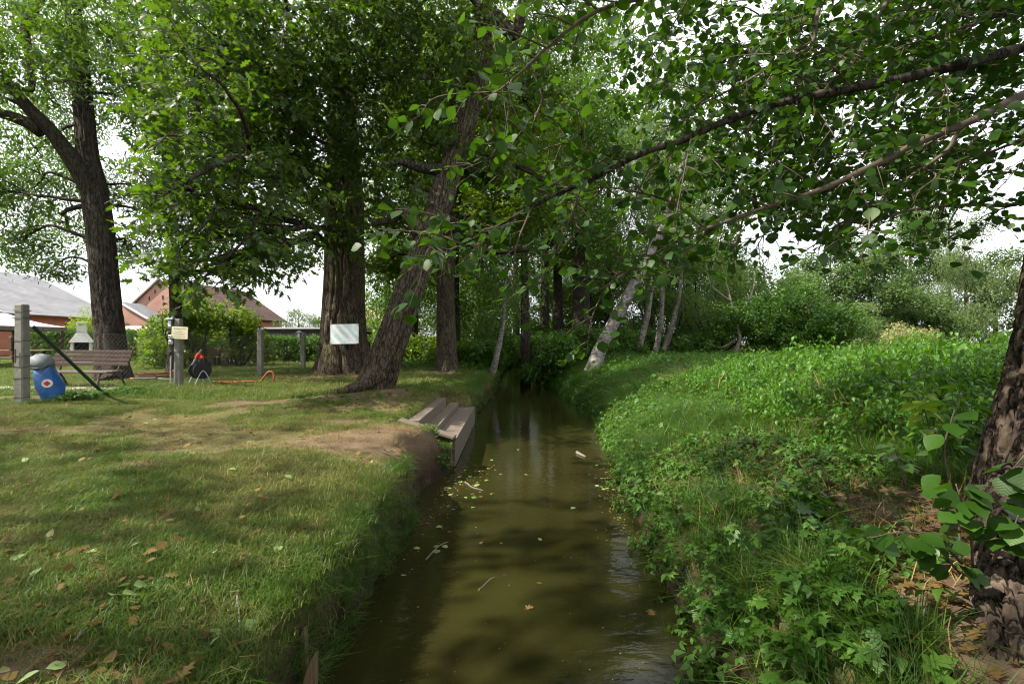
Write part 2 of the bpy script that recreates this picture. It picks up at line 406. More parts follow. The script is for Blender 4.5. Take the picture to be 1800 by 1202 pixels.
def brickmat(name, c1, c2, mo, tile=False):
    m, nt, o = new_mat(name); t = nt.nodes.new('ShaderNodeTexCoord')
    br = nd(nt, 'ShaderNodeTexBrick', i_Scale=1.0); br.inputs['Color1'].default_value = (*c1, 1); br.inputs['Color2'].default_value = (*c2, 1); br.inputs['Mortar'].default_value = (*mo, 1)
    br.inputs['Brick Width'].default_value = .3 if tile else .25; br.inputs['Row Height'].default_value = .28 if tile else .075
    br.inputs['Mortar Size'].default_value = .018 if tile else .01; br.inputs['Bias'].default_value = -.1
    nt.links.new(t.outputs['UV'], br.inputs['Vector'])
    g = noise(nt, t.outputs['UV'], .7, 5, .7)
    col = mixc(nt, .55, br.outputs['Color'], ramp(nt, g, [(.3, tuple(x * .55 for x in c1)), (.7, tuple(min(1, x * 1.15) for x in c1))]))
    b = nd(nt, 'ShaderNodeBsdfPrincipled', i_Roughness=.88); b.inputs['Specular IOR Level'].default_value = .2
    nt.links.new(col, b.inputs['Base Color']); bp = nd(nt, 'ShaderNodeBump', i_Strength=.5, i_Distance=.02); bp.invert = True
    nt.links.new(br.outputs['Fac'], bp.inputs['Height']); nt.links.new(bp.outputs[0], b.inputs['Normal']); nt.links.new(b.outputs[0], o.inputs[0]); return m
M['brick'] = brickmat('orange brick', (.42, .15, .085), (.34, .115, .065), (.36, .28, .22))
M['brickpale'] = brickmat('pale red brick', (.42, .22, .165), (.36, .18, .13), (.42, .33, .28))
M['slate'] = brickmat('grey roof tile', (.235, .235, .25), (.19, .19, .205), (.09, .09, .10), True)
M['browntile'] = brickmat('brown roof tile', (.15, .095, .08), (.12, .075, .06), (.06, .04, .035), True)

# printed sheet on the oak: white with faded blue areas of a map
m, nt, o = new_mat('faded map print'); t = nt.nodes.new('ShaderNodeTexCoord'); g = noise(nt, t.outputs['UV'], 2.6, 3); g2 = noise(nt, t.outputs['UV'], 14, 4)
col = ramp(nt, g, [(.50, (.70, .74, .73)), (.56, (.42, .66, .76)), (.62, (.68, .73, .74)), (.8, (.72, .73, .68))])
col = mixc(nt, .25, col, ramp(nt, g2, [(.45, (.5, .68, .74)), (.55, (.74, .76, .76))]))
b = nd(nt, 'ShaderNodeBsdfPrincipled', i_Roughness=.35); nt.links.new(col, b.inputs['Base Color']); nt.links.new(b.outputs[0], o.inputs[0]); M['map'] = m
# ------------------------------------------------------------------ leaves, sprays, tufts (shapes shared by many plants)
def strip_leaf(ws, fold=.25, curl=.12, wave=0.0):
    n = len(ws); V = []; F3 = []; F4 = []; U = []; rows = []
    for i, wd in enumerate(ws):
        t = i / (n - 1); z = -curl * t * t
        if wd <= 0: rows.append([len(V)]); V.append((t, 0, z)); U.append((t, 0))
        else:
            k = len(V); rows.append([k, k + 1, k + 2]); zz = fold * wd + wave * ((i % 2) - .5)
            V += [(t, wd, z + zz), (t, 0, z), (t, -wd, z + zz)]; U += [(t, wd), (t, 0), (t, -wd)]
    for a, b in zip(rows[:-1], rows[1:]):
        if len(a) == 1 and len(b) == 3: F3 += [(a[0], b[1], b[0]), (a[0], b[2], b[1])]
        elif len(a) == 3 and len(b) == 3: F4 += [(a[0], a[1], b[1], b[0]), (a[1], a[2], b[2], b[1])]
        elif len(a) == 3: F3 += [(a[0], a[1], b[0]), (a[1], a[2], b[0])]
    F = {}
    if F3: F[3] = np.array(F3)
    if F4: F[4] = np.array(F4)
    return np.array(V, float), F, np.array(U, float)

def lobed_leaf(out, fold=.2, curl=.15):
    n = len(out); V = []; U = []
    for i in range(n):
        t = i / (n - 1); V.append((t, 0, -curl * t * t)); U.append((t, 0))
    F4 = []
    for sg in (1, -1):
        k = len(V)
        for x, y in out: V.append((x, sg * y, fold * y - curl * x * x - .25 * y * y)); U.append((x, sg * y))
        for i in range(n - 1):
            q = (i, i + 1, k + i + 1, k + i); F4.append(q if sg > 0 else q[::-1])
    return np.array(V, float), {4: np.array(F4)}, np.array(U, float)

LEAF = {
    'alder': strip_leaf([.0, .26, .41, .46, .40, .22, 0], .18, .14, .02),
    'oak': lobed_leaf([(0, .015), (.10, .05), (.20, .27), (.27, .09), (.44, .40), (.52, .12), (.70, .33), (.76, .09), (.90, .13), (1, 0)]),
    'maple': lobed_leaf([(0, .02), (.02, .25), (.14, .42), (.22, .20), (.50, .50), (.50, .20), (.72, .24), (.78, .10), (1, 0)]),
    'small': strip_leaf([0, .30, .24, 0], .2, .15),
    'lance': strip_leaf([0, .15, .15, .09, 0], .2, .25),
    'nettle': strip_leaf([0, .26, .27, .19, .10, 0], .22, .35),
    'ivy': strip_leaf([.0, .36, .34, .16, 0], .15, .15),
}

def put(g, leaf, pos, e, size, r):
    V, F, U = LEAF[leaf]; g.add((V * size) @ rotm(e).T + pos, F, U, r)

def leaf_pose(az, pitch, roll):
    """turn about the leaf's own axis, tip it, then swing it round"""
    return np.array(Matrix.Rotation(az, 3, 'Z') @ Matrix.Rotation(-pitch, 3, 'Y') @ Matrix.Rotation(roll, 3, 'X'))

PROTO = {}
def proto(name, g, mats, midx=None):
    me = g.mesh(name); me.shade_smooth()
    for m in mats: me.materials.append(m)
    if midx is not None: me.polygons.foreach_set('material_index', np.asarray(midx, np.int32))
    o = bpy.data.objects.new(name, me)      # only a shape: never linked to the scene
    return o

def mk_spray(name, leaf, mat, n, ln, size, droop=.25, twig=True, seed=0, side=1.0, flat=.5):
    r = np.random.default_rng(seed + 99); lg = Geo(); tg = Geo()
    ax = lambda t: np.array([ln * t, ln * .12 * math.sin(3 * t + seed), -droop * ln * t * t])
    for i in range(n):
        t = (i + 1) / n; p = ax(t); sg = 1 if i % 2 else -1
        az = sg * side * r.uniform(.5, 1.3) if i < n - 1 else r.normal(0, .2)
        R = leaf_pose(az, r.normal(-.25, flat), r.normal(0, flat)); s = size * r.uniform(.65, 1.15)
        V, F, U = LEAF[leaf]; p0 = p + R @ np.array([size * .22, 0, 0])
        lg.add((V * s) @ R.T + p0, F, U, r.random())
    nf = sum(len(f) for k in lg.F for f in lg.F[k])
    if twig:
        pts = np.array([ax(t) for t in np.linspace(0, 1, 5)]); V, F = tube(pts, np.linspace(.006, .0022, 5) * (ln / .45), 3, cap=False)
        g = Geo(); a = lg.arrays(); g.add(a[0], a[1], a[2], a[3]); g.add(V, F)
        me = g.mesh(name); me.shade_smooth()
        for m_ in (M[mat], M['twig']): me.materials.append(m_)
        nv = len(a[0]); nl = len(me.polygons); vi = np.zeros(nl, np.int32)
        for p_ in me.polygons: vi[p_.index] = 1 if p_.vertices[0] >= nv else 0
        me.polygons.foreach_set('material_index', vi)
        return bpy.data.objects.new(name, me)
    return proto(name, lg, [M[mat]])

def mk_clump(name, leaf, mat, n, R, size, flat=.6, zsq=.7, droop=0.0, seed=0):
    r = np.random.default_rng(seed + 5); g = Geo()
    for i in range(n):
        d = r.normal(size=3); d /= np.linalg.norm(d); p = d * R * r.random() ** .45 * np.array([1, 1, zsq])
        Rm = leaf_pose(r.uniform(0, 6.28), r.normal(-.2 - droop, flat), r.normal(0, flat)); V, F, U = LEAF[leaf]
        g.add((V * size * r.uniform(.6, 1.2)) @ Rm.T + p, F, U, r.random())
    return proto(name, g, [M[mat]])

def mk_hang(name, leaf, mat, strands, n, ln, size, seed=0):
    r = np.random.default_rng(seed + 3); g = Geo()
    for s in range(strands):
        b = r.normal(0, .28, 3) * np.array([1, 1, .35]); sw = r.normal(0, .25, 2)
        for i in range(n):
            t = (i + r.random()) / n * r.uniform(.6, 1); p = b + np.array([sw[0] * t, sw[1] * t, -ln * t])
            Rm = leaf_pose(r.uniform(0, 6.28), r.normal(-.9, .4), r.normal(0, .6)); V, F, U = LEAF[leaf]
            g.add((V * size * r.uniform(.7, 1.2)) @ Rm.T + p, F, U, r.random())
    return proto(name, g, [M[mat]])

def blades(n, R, h0, h1, wd, lean, seed=0, dry=.08):
    r = np.random.default_rng(seed + 31); a = r.uniform(0, 6.283, n); rr = R * np.sqrt(r.random(n))
    b = np.stack([rr * np.cos(a), rr * np.sin(a), np.full(n, -.01)], 1); h = r.uniform(h0, h1, n)
    d = r.uniform(0, 6.283, n); dx = np.stack([np.cos(d), np.sin(d), 0 * d], 1); sx = np.stack([-np.sin(d), np.cos(d), 0 * d], 1)
    ln = np.abs(r.normal(lean, lean * .5, n)); V = []
    for t, wk in ((0, 1), (.55, .8)):
        c = b + dx * (ln * h * t * t)[:, None] + np.array([0, 0, 1]) * (h * t * (1 - .25 * ln * t))[:, None]
        V += [c - sx * wd * wk, c + sx * wd * wk]
    V.append(b + dx * (ln * h)[:, None] + np.array([0, 0, 1]) * (h * (1 - .32 * ln))[:, None])
    V = np.stack(V, 1).reshape(-1, 3); k = np.arange(n)[:, None] * 5
    lv = np.repeat(np.where(r.random(n) < dry, r.uniform(.88, 1, n), r.uniform(0, .75, n)), 5)
    g = Geo(); g.add(V, {4: k + np.array([[0, 1, 3, 2]]), 3: k + np.array([[2, 3, 4]])}, None, lv); return g

def mk_herb(name, leaf, mat, n, h, size, seed=0, stem=True, up=.2):
    """a low plant: leaf stalks fanning out from one root"""
    r = np.random.default_rng(seed + 71); g = Geo()
    for i in range(n):
        a = r.uniform(0, 6.283); hh = h * r.uniform(.4, 1); q = r.uniform(.15, .7) * h
        tip = np.array([math.cos(a) * q, math.sin(a) * q, hh])
        if stem:
            V, F = tube(np.array([[0, 0, -.02], tip * np.array([.45, .45, .65]), tip]), .0022, 3, cap=False); g.add(V, F, None, .2)
        for k in range(3):
            az = a + (k - 1) * 1.1 + r.normal(0, .2); Rm = leaf_pose(az, r.normal(-up, .3), r.normal(0, .3)); V, F, U = LEAF[leaf]
            g.add((V * size * r.uniform(.6, 1.15)) @ Rm.T + tip, F, U, r.random())
    return proto(name, g, [M[mat]])

def mk_nettle(name, h, seed=0):
    r = np.random.default_rng(seed + 17); g = Geo(); k = 9
    for s in range(3):
        b = np.array([r.normal(0, .06), r.normal(0, .06), -.03]); ln = r.normal(0, .12, 2); hh = h * r.uniform(.7, 1.05)
        ax = lambda t: b + np.array([ln[0] * t * t, ln[1] * t * t, hh * t])
        V, F = tube(np.array([ax(t) for t in (0, .35, .7, 1)]), np.array([.004, .0035, .003, .002]), 4, cap=False); g.add(V, F, None, .3)
        for i in range(k):
            t = .18 + .82 * i / (k - 1)
            for q in range(2):
                az = q * math.pi + (i % 2) * math.pi / 2 + r.normal(0, .25); sz = (.115 if t < .8 else .075) * r.uniform(.8, 1.15)
                Rm = leaf_pose(az, r.normal(-.45, .25), r.normal(0, .25)); V, F, U = LEAF['nettle']
                g.add((V * sz) @ Rm.T + ax(t) + Rm @ np.array([.02, 0, 0]), F, U, r.random())
    return proto(name, g, [M['nettle']])

SPR = {
    'oak': [mk_spray('oak_shoot', 'oak', 'oakleaf', 11, .5, .15, seed=i) for i in range(3)],
    'alder': [mk_spray('alder_shoot_leafy', 'alder', 'alderleaf', 11, .42, .078, seed=i, flat=.45) for i in range(3)],
    'ash': [mk_clump('ash_leaves', 'lance', 'ashleaf', 34, .42, .13, .5, .6, .2, i) for i in range(3)],
    'lime': [mk_clump('sunny_leaves', 'maple', 'limeleaf', 18, .34, .12, .5, .6, .1, i) for i in range(3)],
    'wood': [mk_clump('wood_leaves', 'small', 'woodleaf', 42, .42, .105, .6, .7, .1, i) for i in range(3)],
    'birch': [mk_hang('birch_leaves', 'small', 'birchleaf', 5, 11, .85, .07, i) for i in range(3)],
    'willow': [mk_hang('willow_leaves', 'lance', 'paleleaf', 7, 9, 1.1, .16, i) for i in range(3)],
    'pale': [mk_clump('pale_leaves', 'small', 'paleleaf', 44, .5, .13, .6, .8, .1, i) for i in range(3)],
    'far': [mk_clump('far_leaves', 'small', 'farleaf', 46, .55, .16, .6, .7, .1, i) for i in range(3)],
    'yellow': [mk_clump('yellow_leaves', 'small', 'yellowleaf', 40, .4, .10, .6, .7, .1, i) for i in range(2)],
    'robinia': [mk_clump('robinia_leaves', 'lance', 'robinia', 40, .4, .13, .5, .6, .1, i) for i in range(2)],
    'hedge': [mk_clump('hedge_leaves', 'small', 'hedgeleaf', 36, .22, .085, .6, .9, 0, i) for i in range(3)],
    'shrub': [mk_clump('shrub_leaves', 'ivy', 'limeleaf', 26, .3, .12, .5, .7, .2, i) for i in range(3)],
    'herbshrub': [mk_clump('bank_shrub_leaves', 'ivy', 'herb', 30, .32, .11, .5, .7, .2, i) for i in range(3)],
    'lawn': [proto('lawn_tuft', blades(46, .10, .02, .058, .0017, .8, i, .12), [M['grass']]) for i in range(3)],
    'lawnfar': [proto('lawn_tuft_wide', blades(60, .22, .03, .07, .0035, .7, i, .10), [M['grass']]) for i in range(2)],
    'long': [proto('long_grass_tuft', blades(40, .07, .08, .27, .0020, .95, i, .12), [M['longgrass']]) for i in range(3)],
    'tussock': [proto('grass_tussock', blades(60, .09, .16, .42, .0028, 1.0, i, .22), [M['longgrass']]) for i in range(3)],
    'dry': [proto('dry_stalks', blades(22, .16, .06, .22, .0022, 1.6, i, .0), [M['drylitter']]) for i in range(2)],
    'herb': [mk_herb('bank_herb', 'ivy', 'herb', 8, .13, .040, i) for i in range(2)] + [mk_herb('bank_herb_tall', 'nettle', 'herb', 8, .22, .055, 9 + i) for i in range(2)] + [mk_herb('bank_herb_fine', 'small', 'nettle', 11, .16, .036, 14 + i) for i in range(2)],
    'creeper': [mk_herb('broad_herb', 'maple', 'herb', 6, .13, .085, 20 + i) for i in range(2)],
    'nettle': [mk_nettle('nettle_plant', .78, i) for i in range(3)],
}

GN = {}
def inst_group(key):
    if key in GN: return GN[key]
    ng = bpy.data.node_groups.new('spread ' + key, 'GeometryNodeTree')
    ng.interface.new_socket('Geometry', in_out='INPUT', socket_type='NodeSocketGeometry')
    ng.interface.new_socket('Geometry', in_out='OUTPUT', socket_type='NodeSocketGeometry')
    N = ng.nodes; K = ng.links.new
    gi = N.new('NodeGroupInput'); go = N.new('NodeGroupOutput'); ip = N.new('GeometryNodeInstanceOnPoints'); jn = N.new('GeometryNodeJoinGeometry')
    for s in SPR[key]:
        oi = N.new('GeometryNodeObjectInfo'); oi.inputs['Object'].default_value = s; oi.inputs['As Instance'].default_value = False
        g2 = N.new('GeometryNodeGeometryToInstance'); K(oi.outputs['Geometry'], g2.inputs[0]); K(g2.outputs[0], jn.inputs[0])
    def att(nm, ty):
        a = N.new('GeometryNodeInputNamedAttribute'); a.data_type = ty; a.inputs['Name'].default_value = nm; return a.outputs['Attribute']
    ip.inputs['Pick Instance'].default_value = True
    K(gi.outputs[0], ip.inputs['Points']); K(jn.outputs[0], ip.inputs['Instance'])
    K(att('rot', 'FLOAT_VECTOR'), ip.inputs['Rotation']); K(att('scl', 'FLOAT'), ip.inputs['Scale']); K(att('which', 'INT'), ip.inputs['Instance Index'])
    K(ip.outputs[0], go.inputs[0]); GN[key] = ng; return ng

NINST = 0
def spread(name, key, pts, rot, scl, parent=None, kind='stuff'):
    global NINST
    pts = np.asarray(pts, float); n = len(pts); NINST += n
    o0 = ORG[parent] if parent is not None else np.zeros(3)
    me = bpy.data.meshes.new(name); me.vertices.add(n); me.vertices.foreach_set('co', (pts - o0).astype(np.float32).ravel())
    a = me.attributes.new('rot', 'FLOAT_VECTOR', 'POINT'); a.data.foreach_set('vector', np.asarray(rot, np.float32).ravel())
    a = me.attributes.new('scl', 'FLOAT', 'POINT'); a.data.foreach_set('value', np.broadcast_to(np.asarray(scl, np.float32), (n,)).copy())
    a = me.attributes.new('which', 'INT', 'POINT'); a.data.foreach_set('value', rng.integers(0, len(SPR[key]), n).astype(np.int32))
    o = link(name, me, parent); o['kind'] = kind
    md = o.modifiers.new('spread', 'NODES'); md.node_group = inst_group(key); return o

# ------------------------------------------------------------------ ground
LY = [-8, 2.6, 4.5, 5.2, 6.2, 6.9, 7.3, 10.8, 11.5, 13, 17.5, 20, 24, 31, 45, 400]
LX = [-1.15, -1.04, -1.02, -.92, -.92, -.84, -.84, -.84, -.85, -.9, -.62, -.5, -.6, -.5, -.5, -.5]
RY = [-8, 2.6, 4.5, 6.84, 9, 11.2, 15.7, 18, 21, 26, 45, 400]
RX = [1.05, 1.08, 1.2, 1.5, 1.75, 2.05, 1.95, 1.7, 1.4, 1.15, 1.2, 1.2]
WATER = -.75
DECK = (-1.55, -.79, 7.1, 10.6)

def xl_of(y): return np.interp(y, LY, LX) + .05 * (fbm2(y, 0 * y, 1.3, 3) - .5)
def xr_of(y): return np.interp(y, RY, RX) + .22 * (fbm2(y, 0 * y + 3, 1.1, 3) - .5)
def gs(x, y, cx, cy, s): return np.exp(-((x - cx) ** 2 + (y - cy) ** 2) / (2 * s * s))

def Z(x, y):
    x = np.asarray(x, float); y = np.asarray(y, float)
    xl = xl_of(y); xr = xr_of(y)
    lawn = .05 * (fbm2(x, y, .7, 3) - .5) + .035 * (fbm2(x, y, 2.6, 3) - .5) + .20 * gs(x, y, -2.5, 9.5, 1.0) + .10 * gs(x, y, -5.4, 15.5, 2.0) + .10 * gs(x, y, -2.2, 16.2, 1.2)
    lawn = lawn + .09 * sstep(-5, -8, x) * sstep(16, 9, y) - .07 * sstep(5, 2, y)
    wd = .10 + .45 * np.exp(-((y - 5.85) / .6) ** 2)
    t = xl - x
    lawn = lawn - .17 * np.exp(-np.clip(t, 0, 9) / .45)
    left = -1.25 + (lawn + 1.25) * sstep(-.03, 1, (t + .03) / (wd + .03) * 1.0)
    u = x - xr
    prof = np.interp(u, [-.5, -.05, .12, .35, .8, 1.6, 2.6, 4, 7, 14, 60], [-1.25, -1.0, -.56, -.30, -.08, .12, .25, .33, .34, .2, .1])
    right = prof + sstep(0, .6, u) * (.14 * (fbm2(x, y, .8, 3, 5.) - .5) + .08 * (fbm2(x, y, 3., 3, 2.) - .5))
    z = np.where(x < (xl + xr) / 2, left, right)
    ins = (x > -1.66) & (x < -.6) & (y > 7.0) & (y < 10.72)
    rim = (x > -1.72) & (x < -.6) & (y > 6.66) & (y < 7.2)
    z = np.where(rim, np.minimum(z, np.interp(x, [-1.7, -1.55, -.8], [-.13, -.20, -.42])), z)
    z = np.where(ins & (x > -1.60), np.minimum(z, np.interp(x, [-1.6, -1.38, -1.1, -.95, -.8], [-.25, -.38, -.55, -.8, -1.1])), z)
    return z

def dirt(x, y):
    n = fbm2(x, y, 1.4, 4, 3.) - .5; n2 = fbm2(x, y, 6., 3, 9.) - .5
    def el(cx, cy, rx, ry, k=1.0): return k * np.clip(1.25 - np.sqrt(((x - cx) / rx) ** 2 + ((y - cy) / ry) ** 2), 0, 1)
    d = np.maximum.reduce([el(-1.35, 5.75, 1.05, 1.05, 1.3), el(-2.0, 5.4, .8, .5, .8), el(-3.35, 4.35, .5, .2, .6), el(-2.1, 6.7, .6, .35), el(-4.6, 8.6, 1.2, .7, .7), el(-2.5, 9.0, 1.3, 1.4, .85),
                           el(-5.4, 14.6, 2.6, 1.6, .9), el(-6.6, 13.2, 1.2, 1.2, .6), el(-2.2, 15.6, .9, .9, .8), el(-8.2, 8.6, .5, 1.5, .8), el(-9.5, 11.8, 2, .8, .5),
                           el(2.9, 4.3, 1.0, .55, .95), el(2.5, 2.9, .8, .75, 1.1), el(2.0, 2.1, .5, .5, 1.0), el(1.95, 1.7, .55, .5, 1.1), el(2.2, 5.6, .8, .4, .7), el(1.95, 3.9, .4, .35, .8), el(-2.2, 3.0, .8, .4, .45), el(-1.8, 1.8, .6, .25, .55), el(-2.9, 7.6, 1.3, .4, .45), el(3.4, 5.2, .9, .5, .9), el(1.75, 3.2, .35, .5, .9)])
    bank = np.where(x < .2, sstep(.12, -.02, xl_of(y) - x), sstep(.22, .05, x - xr_of(y)) * .9)
    return np.clip(np.maximum(d + n * 1.1 + n2 * .5, bank), 0, 1)

xs = np.unique(np.round(np.concatenate([-np.geomspace(15, 600, 26)[::-1], np.arange(-15, -2.3, .14), np.arange(-2.3, 3.4, .05), np.arange(3.4, 15, .14), np.geomspace(15, 600, 26)]), 3))
ys = np.unique(np.round(np.concatenate([-np.geomspace(6, 300, 10)[::-1], np.arange(-6, 1, .4), np.arange(1, 8, .055), np.arange(8, 14, .1), np.arange(14, 32, .3), np.geomspace(32, 900, 30)]), 3))
X, Y = np.meshgrid(xs, ys); ZZ = Z(X, Y); nx = len(xs)
i = (np.arange(len(ys) - 1)[:, None] * nx + np.arange(nx - 1)[None]).ravel()
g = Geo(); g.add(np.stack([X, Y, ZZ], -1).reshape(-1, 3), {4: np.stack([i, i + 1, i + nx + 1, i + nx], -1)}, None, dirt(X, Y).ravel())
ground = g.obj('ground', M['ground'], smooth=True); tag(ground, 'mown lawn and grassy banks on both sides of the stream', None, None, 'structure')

wx = np.arange(-2.4, 3.6, .5); wy = np.concatenate([np.arange(-40, 60, 1.0), np.geomspace(60, 300, 10)])
X, Y = np.meshgrid(wx, wy); nx = len(wx); i = (np.arange(len(wy) - 1)[:, None] * nx + np.arange(nx - 1)[None]).ravel()
g = Geo(); g.add(np.stack([X, Y, np.full_like(X, WATER)], -1).reshape(-1, 3), {4: np.stack([i, i + 1, i + nx + 1, i + nx], -1)})
water = g.obj('stream_water', M['water']); tag(water, 'murky olive brown water of the narrow stream', None, None, 'structure')

# ------------------------------------------------------------------ trees
def ridge(amp, freq, zf, seed=0., wander=.6):
    """furrowed bark: long plates round the trunk"""
    def f(th, s, rad):
        c = np.stack([np.cos(th) * freq, np.sin(th) * freq, s * zf + seed], -1)
        wv = fbm(np.stack([np.cos(th) * 1.5, np.sin(th) * 1.5, s * .9 + seed], -1), 2)
        n = fbm(c + wander * wv[..., None], 3)
        big = fbm(np.stack([np.cos(th) * 1.1, np.sin(th) * 1.1, s * .5 + seed + 9], -1), 2) - .5
        return amp * (.35 - 1.35 * np.exp(-((n - .5) / .055) ** 2)) + rad * .16 * big
    return f

def flare(s, th, n_root, amt, h, seed=0):
    return amt * np.exp(-s / h) * (.55 + .45 * np.cos(n_root * th + seed + 1.2 * np.sin(th + seed)))

def limb_geo(g, a, c, r0, r1, bend, r, segs=7, n=7):
    a = np.asarray(a); c = np.asarray(c); m = (a + c) / 2 + np.array([r.normal(0, bend), r.normal(0, bend), r.normal(bend * .6, bend * .4)])
    p = spline([a, m, c], n); p = p + (fbm(p * 1.3 + r.random() * 9, 2)[:, None] - .5) * bend * .8 * np.sin(np.linspace(0, np.pi, len(p)))[:, None]
    g.tube(p, np.linspace(r0, r1, len(p)), segs); return p

def crown_points(blobs, r, gap=.36, gs_=.55):
    P_, out = [], []
    for (c, rx, rz, n) in blobs:
        d = r.normal(size=(int(n * 2.2), 3)); d /= np.linalg.norm(d, axis=1, keepdims=True); rr = r.random(len(d)) ** .42
        q = np.asarray(c) + d * rr[:, None] * np.array([rx, rx, rz])
        k = fbm(q * gs_ + 3.1, 3) > gap; q = q[k][:int(n)]; P_.append(q); out.append(d[k][:int(n)])
    return np.concatenate(P_), np.concatenate(out)

def crown(parent, key, blobs, scale, r, gap=.36, name='crown', up=.0):
    q, d = crown_points(blobs, r, gap); n = len(q)
    az = np.arctan2(d[:, 1], d[:, 0]) + r.normal(0, .9, n)
    rot = np.stack([r.normal(0, .35, n), r.normal(.15, .35, n) - up, az], 1)
    return spread(name, key, q, rot, scale * r.uniform(.75, 1.25, n), parent)

def branches(parent, trunk, blobs, r, bm='darkbark', sub=7, k=1.0, mat=None):
    g = Geo(); trunk = np.asarray(trunk, float)
    for (c, rx, rz, n) in blobs:
        c = np.asarray(c, float); d = np.linalg.norm(trunk[:, :3] - c, axis=1) + 1.5 * np.clip(trunk[:, 2] - c[2] + .3 * rz, 0, 99)
        j = int(np.argmin(d)); a = trunk[j, :3]; dist = np.linalg.norm(c - a)
        r0 = min(trunk[j, 3] * .6, .03 + .016 * dist) * k; p = limb_geo(g, a, c, r0, r0 * .4, .12 * dist, r)
        for s in range(sub):
            t = r.integers(len(p) // 2, len(p)); dd = r.normal(size=3); dd /= np.linalg.norm(dd)
            e = c + dd * np.array([rx, rx, rz]) * r.uniform(.5, .95); limb_geo(g, p[t], e, r0 * .38, .006, .08 * rx, r, 5, 4)
    o = g.obj('branches', M[mat or bm], parent, True); o['kind'] = 'stuff'; return o

def trunk_part(parent, path, mat, segs=24, n=10, disp=None, name='trunk', flare_amt=0., roots=5, fh=.5, seed=0):
    p = spline(path, n); rad = p[:, 3]
    def f(th, s, r_):
        z = flare(s, th, roots, flare_amt, fh, seed) if flare_amt else 0 * s
        return z + (disp(th, s, r_) if disp else .08 * r_ * (fbm(np.stack([np.cos(th), np.sin(th), s * .8 + seed], -1), 2) - .5))
    g = Geo(); V, F = tube(p[:, :3], rad, segs, disp=f); g.add(V, F); return g.obj(name, M[mat], parent, True), p

def rt(seed): return np.random.default_rng(seed)
# ---- big upright oak
r = rt(1)
root = empty('oak_tree', (-5.4, 15.6, 0), 'huge upright oak with deeply furrowed bark carrying the white sheet', 'tree')
T = [(-5.4, 15.6, -.25, .98), (-5.4, 15.6, .5, .80), (-5.42, 15.6, 1.5, .68), (-5.4, 15.6, 3., .62), (-5.4, 15.6, 5., .58), (-5.45, 15.65, 7., .50), (-5.6, 15.7, 9.5, .36), (-5.7, 15.8, 13, .16)]
trunk_part(root, T, 'oakbark', 120, 22, ridge(.075, 4.6, .8, 2.), flare_amt=.30, roots=7, fh=.45, seed=1)
B = [(P(390, 290, 8.8), 1.25, .9, 95), (P(320, 330, 8.2), .75, .6, 55), (P(340, 420, 8.3), .95, .6, 80), (P(430, 420, 8.6), .9, .6, 70), (P(385, 480, 8.0), .65, .35, 40), (P(470, 330, 9.2), 1.2, .9, 100), (P(350, 200, 8.8), 1.0, .9, 80),
     (P(400, 170, 9.5), 1.7, 1.2, 170), (P(385, 80, 9.4), 1.3, 1.1, 110), (P(450, 60, 9.8), 1.9, 1.3, 200), (P(560, 220, 11.0), 1.5, 1.2, 190), (P(580, 330, 12.0), 1.1, .9, 110), (P(520, 130, 11), 1.7, 1.3, 200), (P(640, 150, 12), 1.9, 1.5, 240), (P(610, 410, 13.5), .8, .6, 60),
     (P(500, 0, 10), 2., 1.4, 220), (P(660, 30, 11.5), 2., 1.5, 220), (P(640, 260, 13), 1.3, .9, 120), (P(490, 220, 10), 1.1, .9, 110),
     ((-6, 15, 10), 3.5, 2.5, 400), ((-8, 13, 9.), 3., 2., 300), ((-3.5, 17, 11), 3., 2.5, 300), ((-6, 17, 13), 3.5, 2.5, 350), ((-8.5, 17, 9), 3., 2., 260)]
tt = spline(T, 6); branches(root, tt[tt[:, 2] > 4.2], B, r, 'darkbark', 9, .62)
crown(root, 'oak', [(c_, a_, b_, n_ * .68) for c_, a_, b_, n_ in B], 1.02, r, .43)

# map sheet pinned on it
s0 = P(606, 587, 14.72)
sh = empty('paper_sheet', s0, 'white sheet with a faded pale blue map pinned to the huge oak', 'sheet')
g = Geo(); V = []; U = []; F = []
for a in range(9):
    for b_ in range(6):
        t = a / 8 - .5; q = b_ / 5 - .5; V.append((s0[0] + t * .86, s0[1] - .02 + .12 * (t * 2) ** 2 * 0 + .012 * math.sin(9 * t + 2 * q), s0[2] + q * .60 + .015 * t)); U.append((t + .5, q + .5))
for a in range(8):
    for b_ in range(5): k = a * 6 + b_; F.append((k, k + 6, k + 7, k + 1))
n_ = len(V); Vb = [(x, y + .006, z) for x, y, z in V]; g.add(V + Vb, {4: F + [tuple(i + n_ for i in f[::-1]) for f in F]}, U + U); g.obj('print', M['map'], sh, True)
g = Geo()
for dx in (-.41, .41):
    for dz in (-.28, .28): g.tube(np.array([[s0[0] + dx, s0[1] - .04, s0[2] + dz], [s0[0] + dx, s0[1] + .12, s0[2] + dz]]), .011, 6)
o = g.obj('pins', M['iron'], sh); o['kind'] = 'stuff'

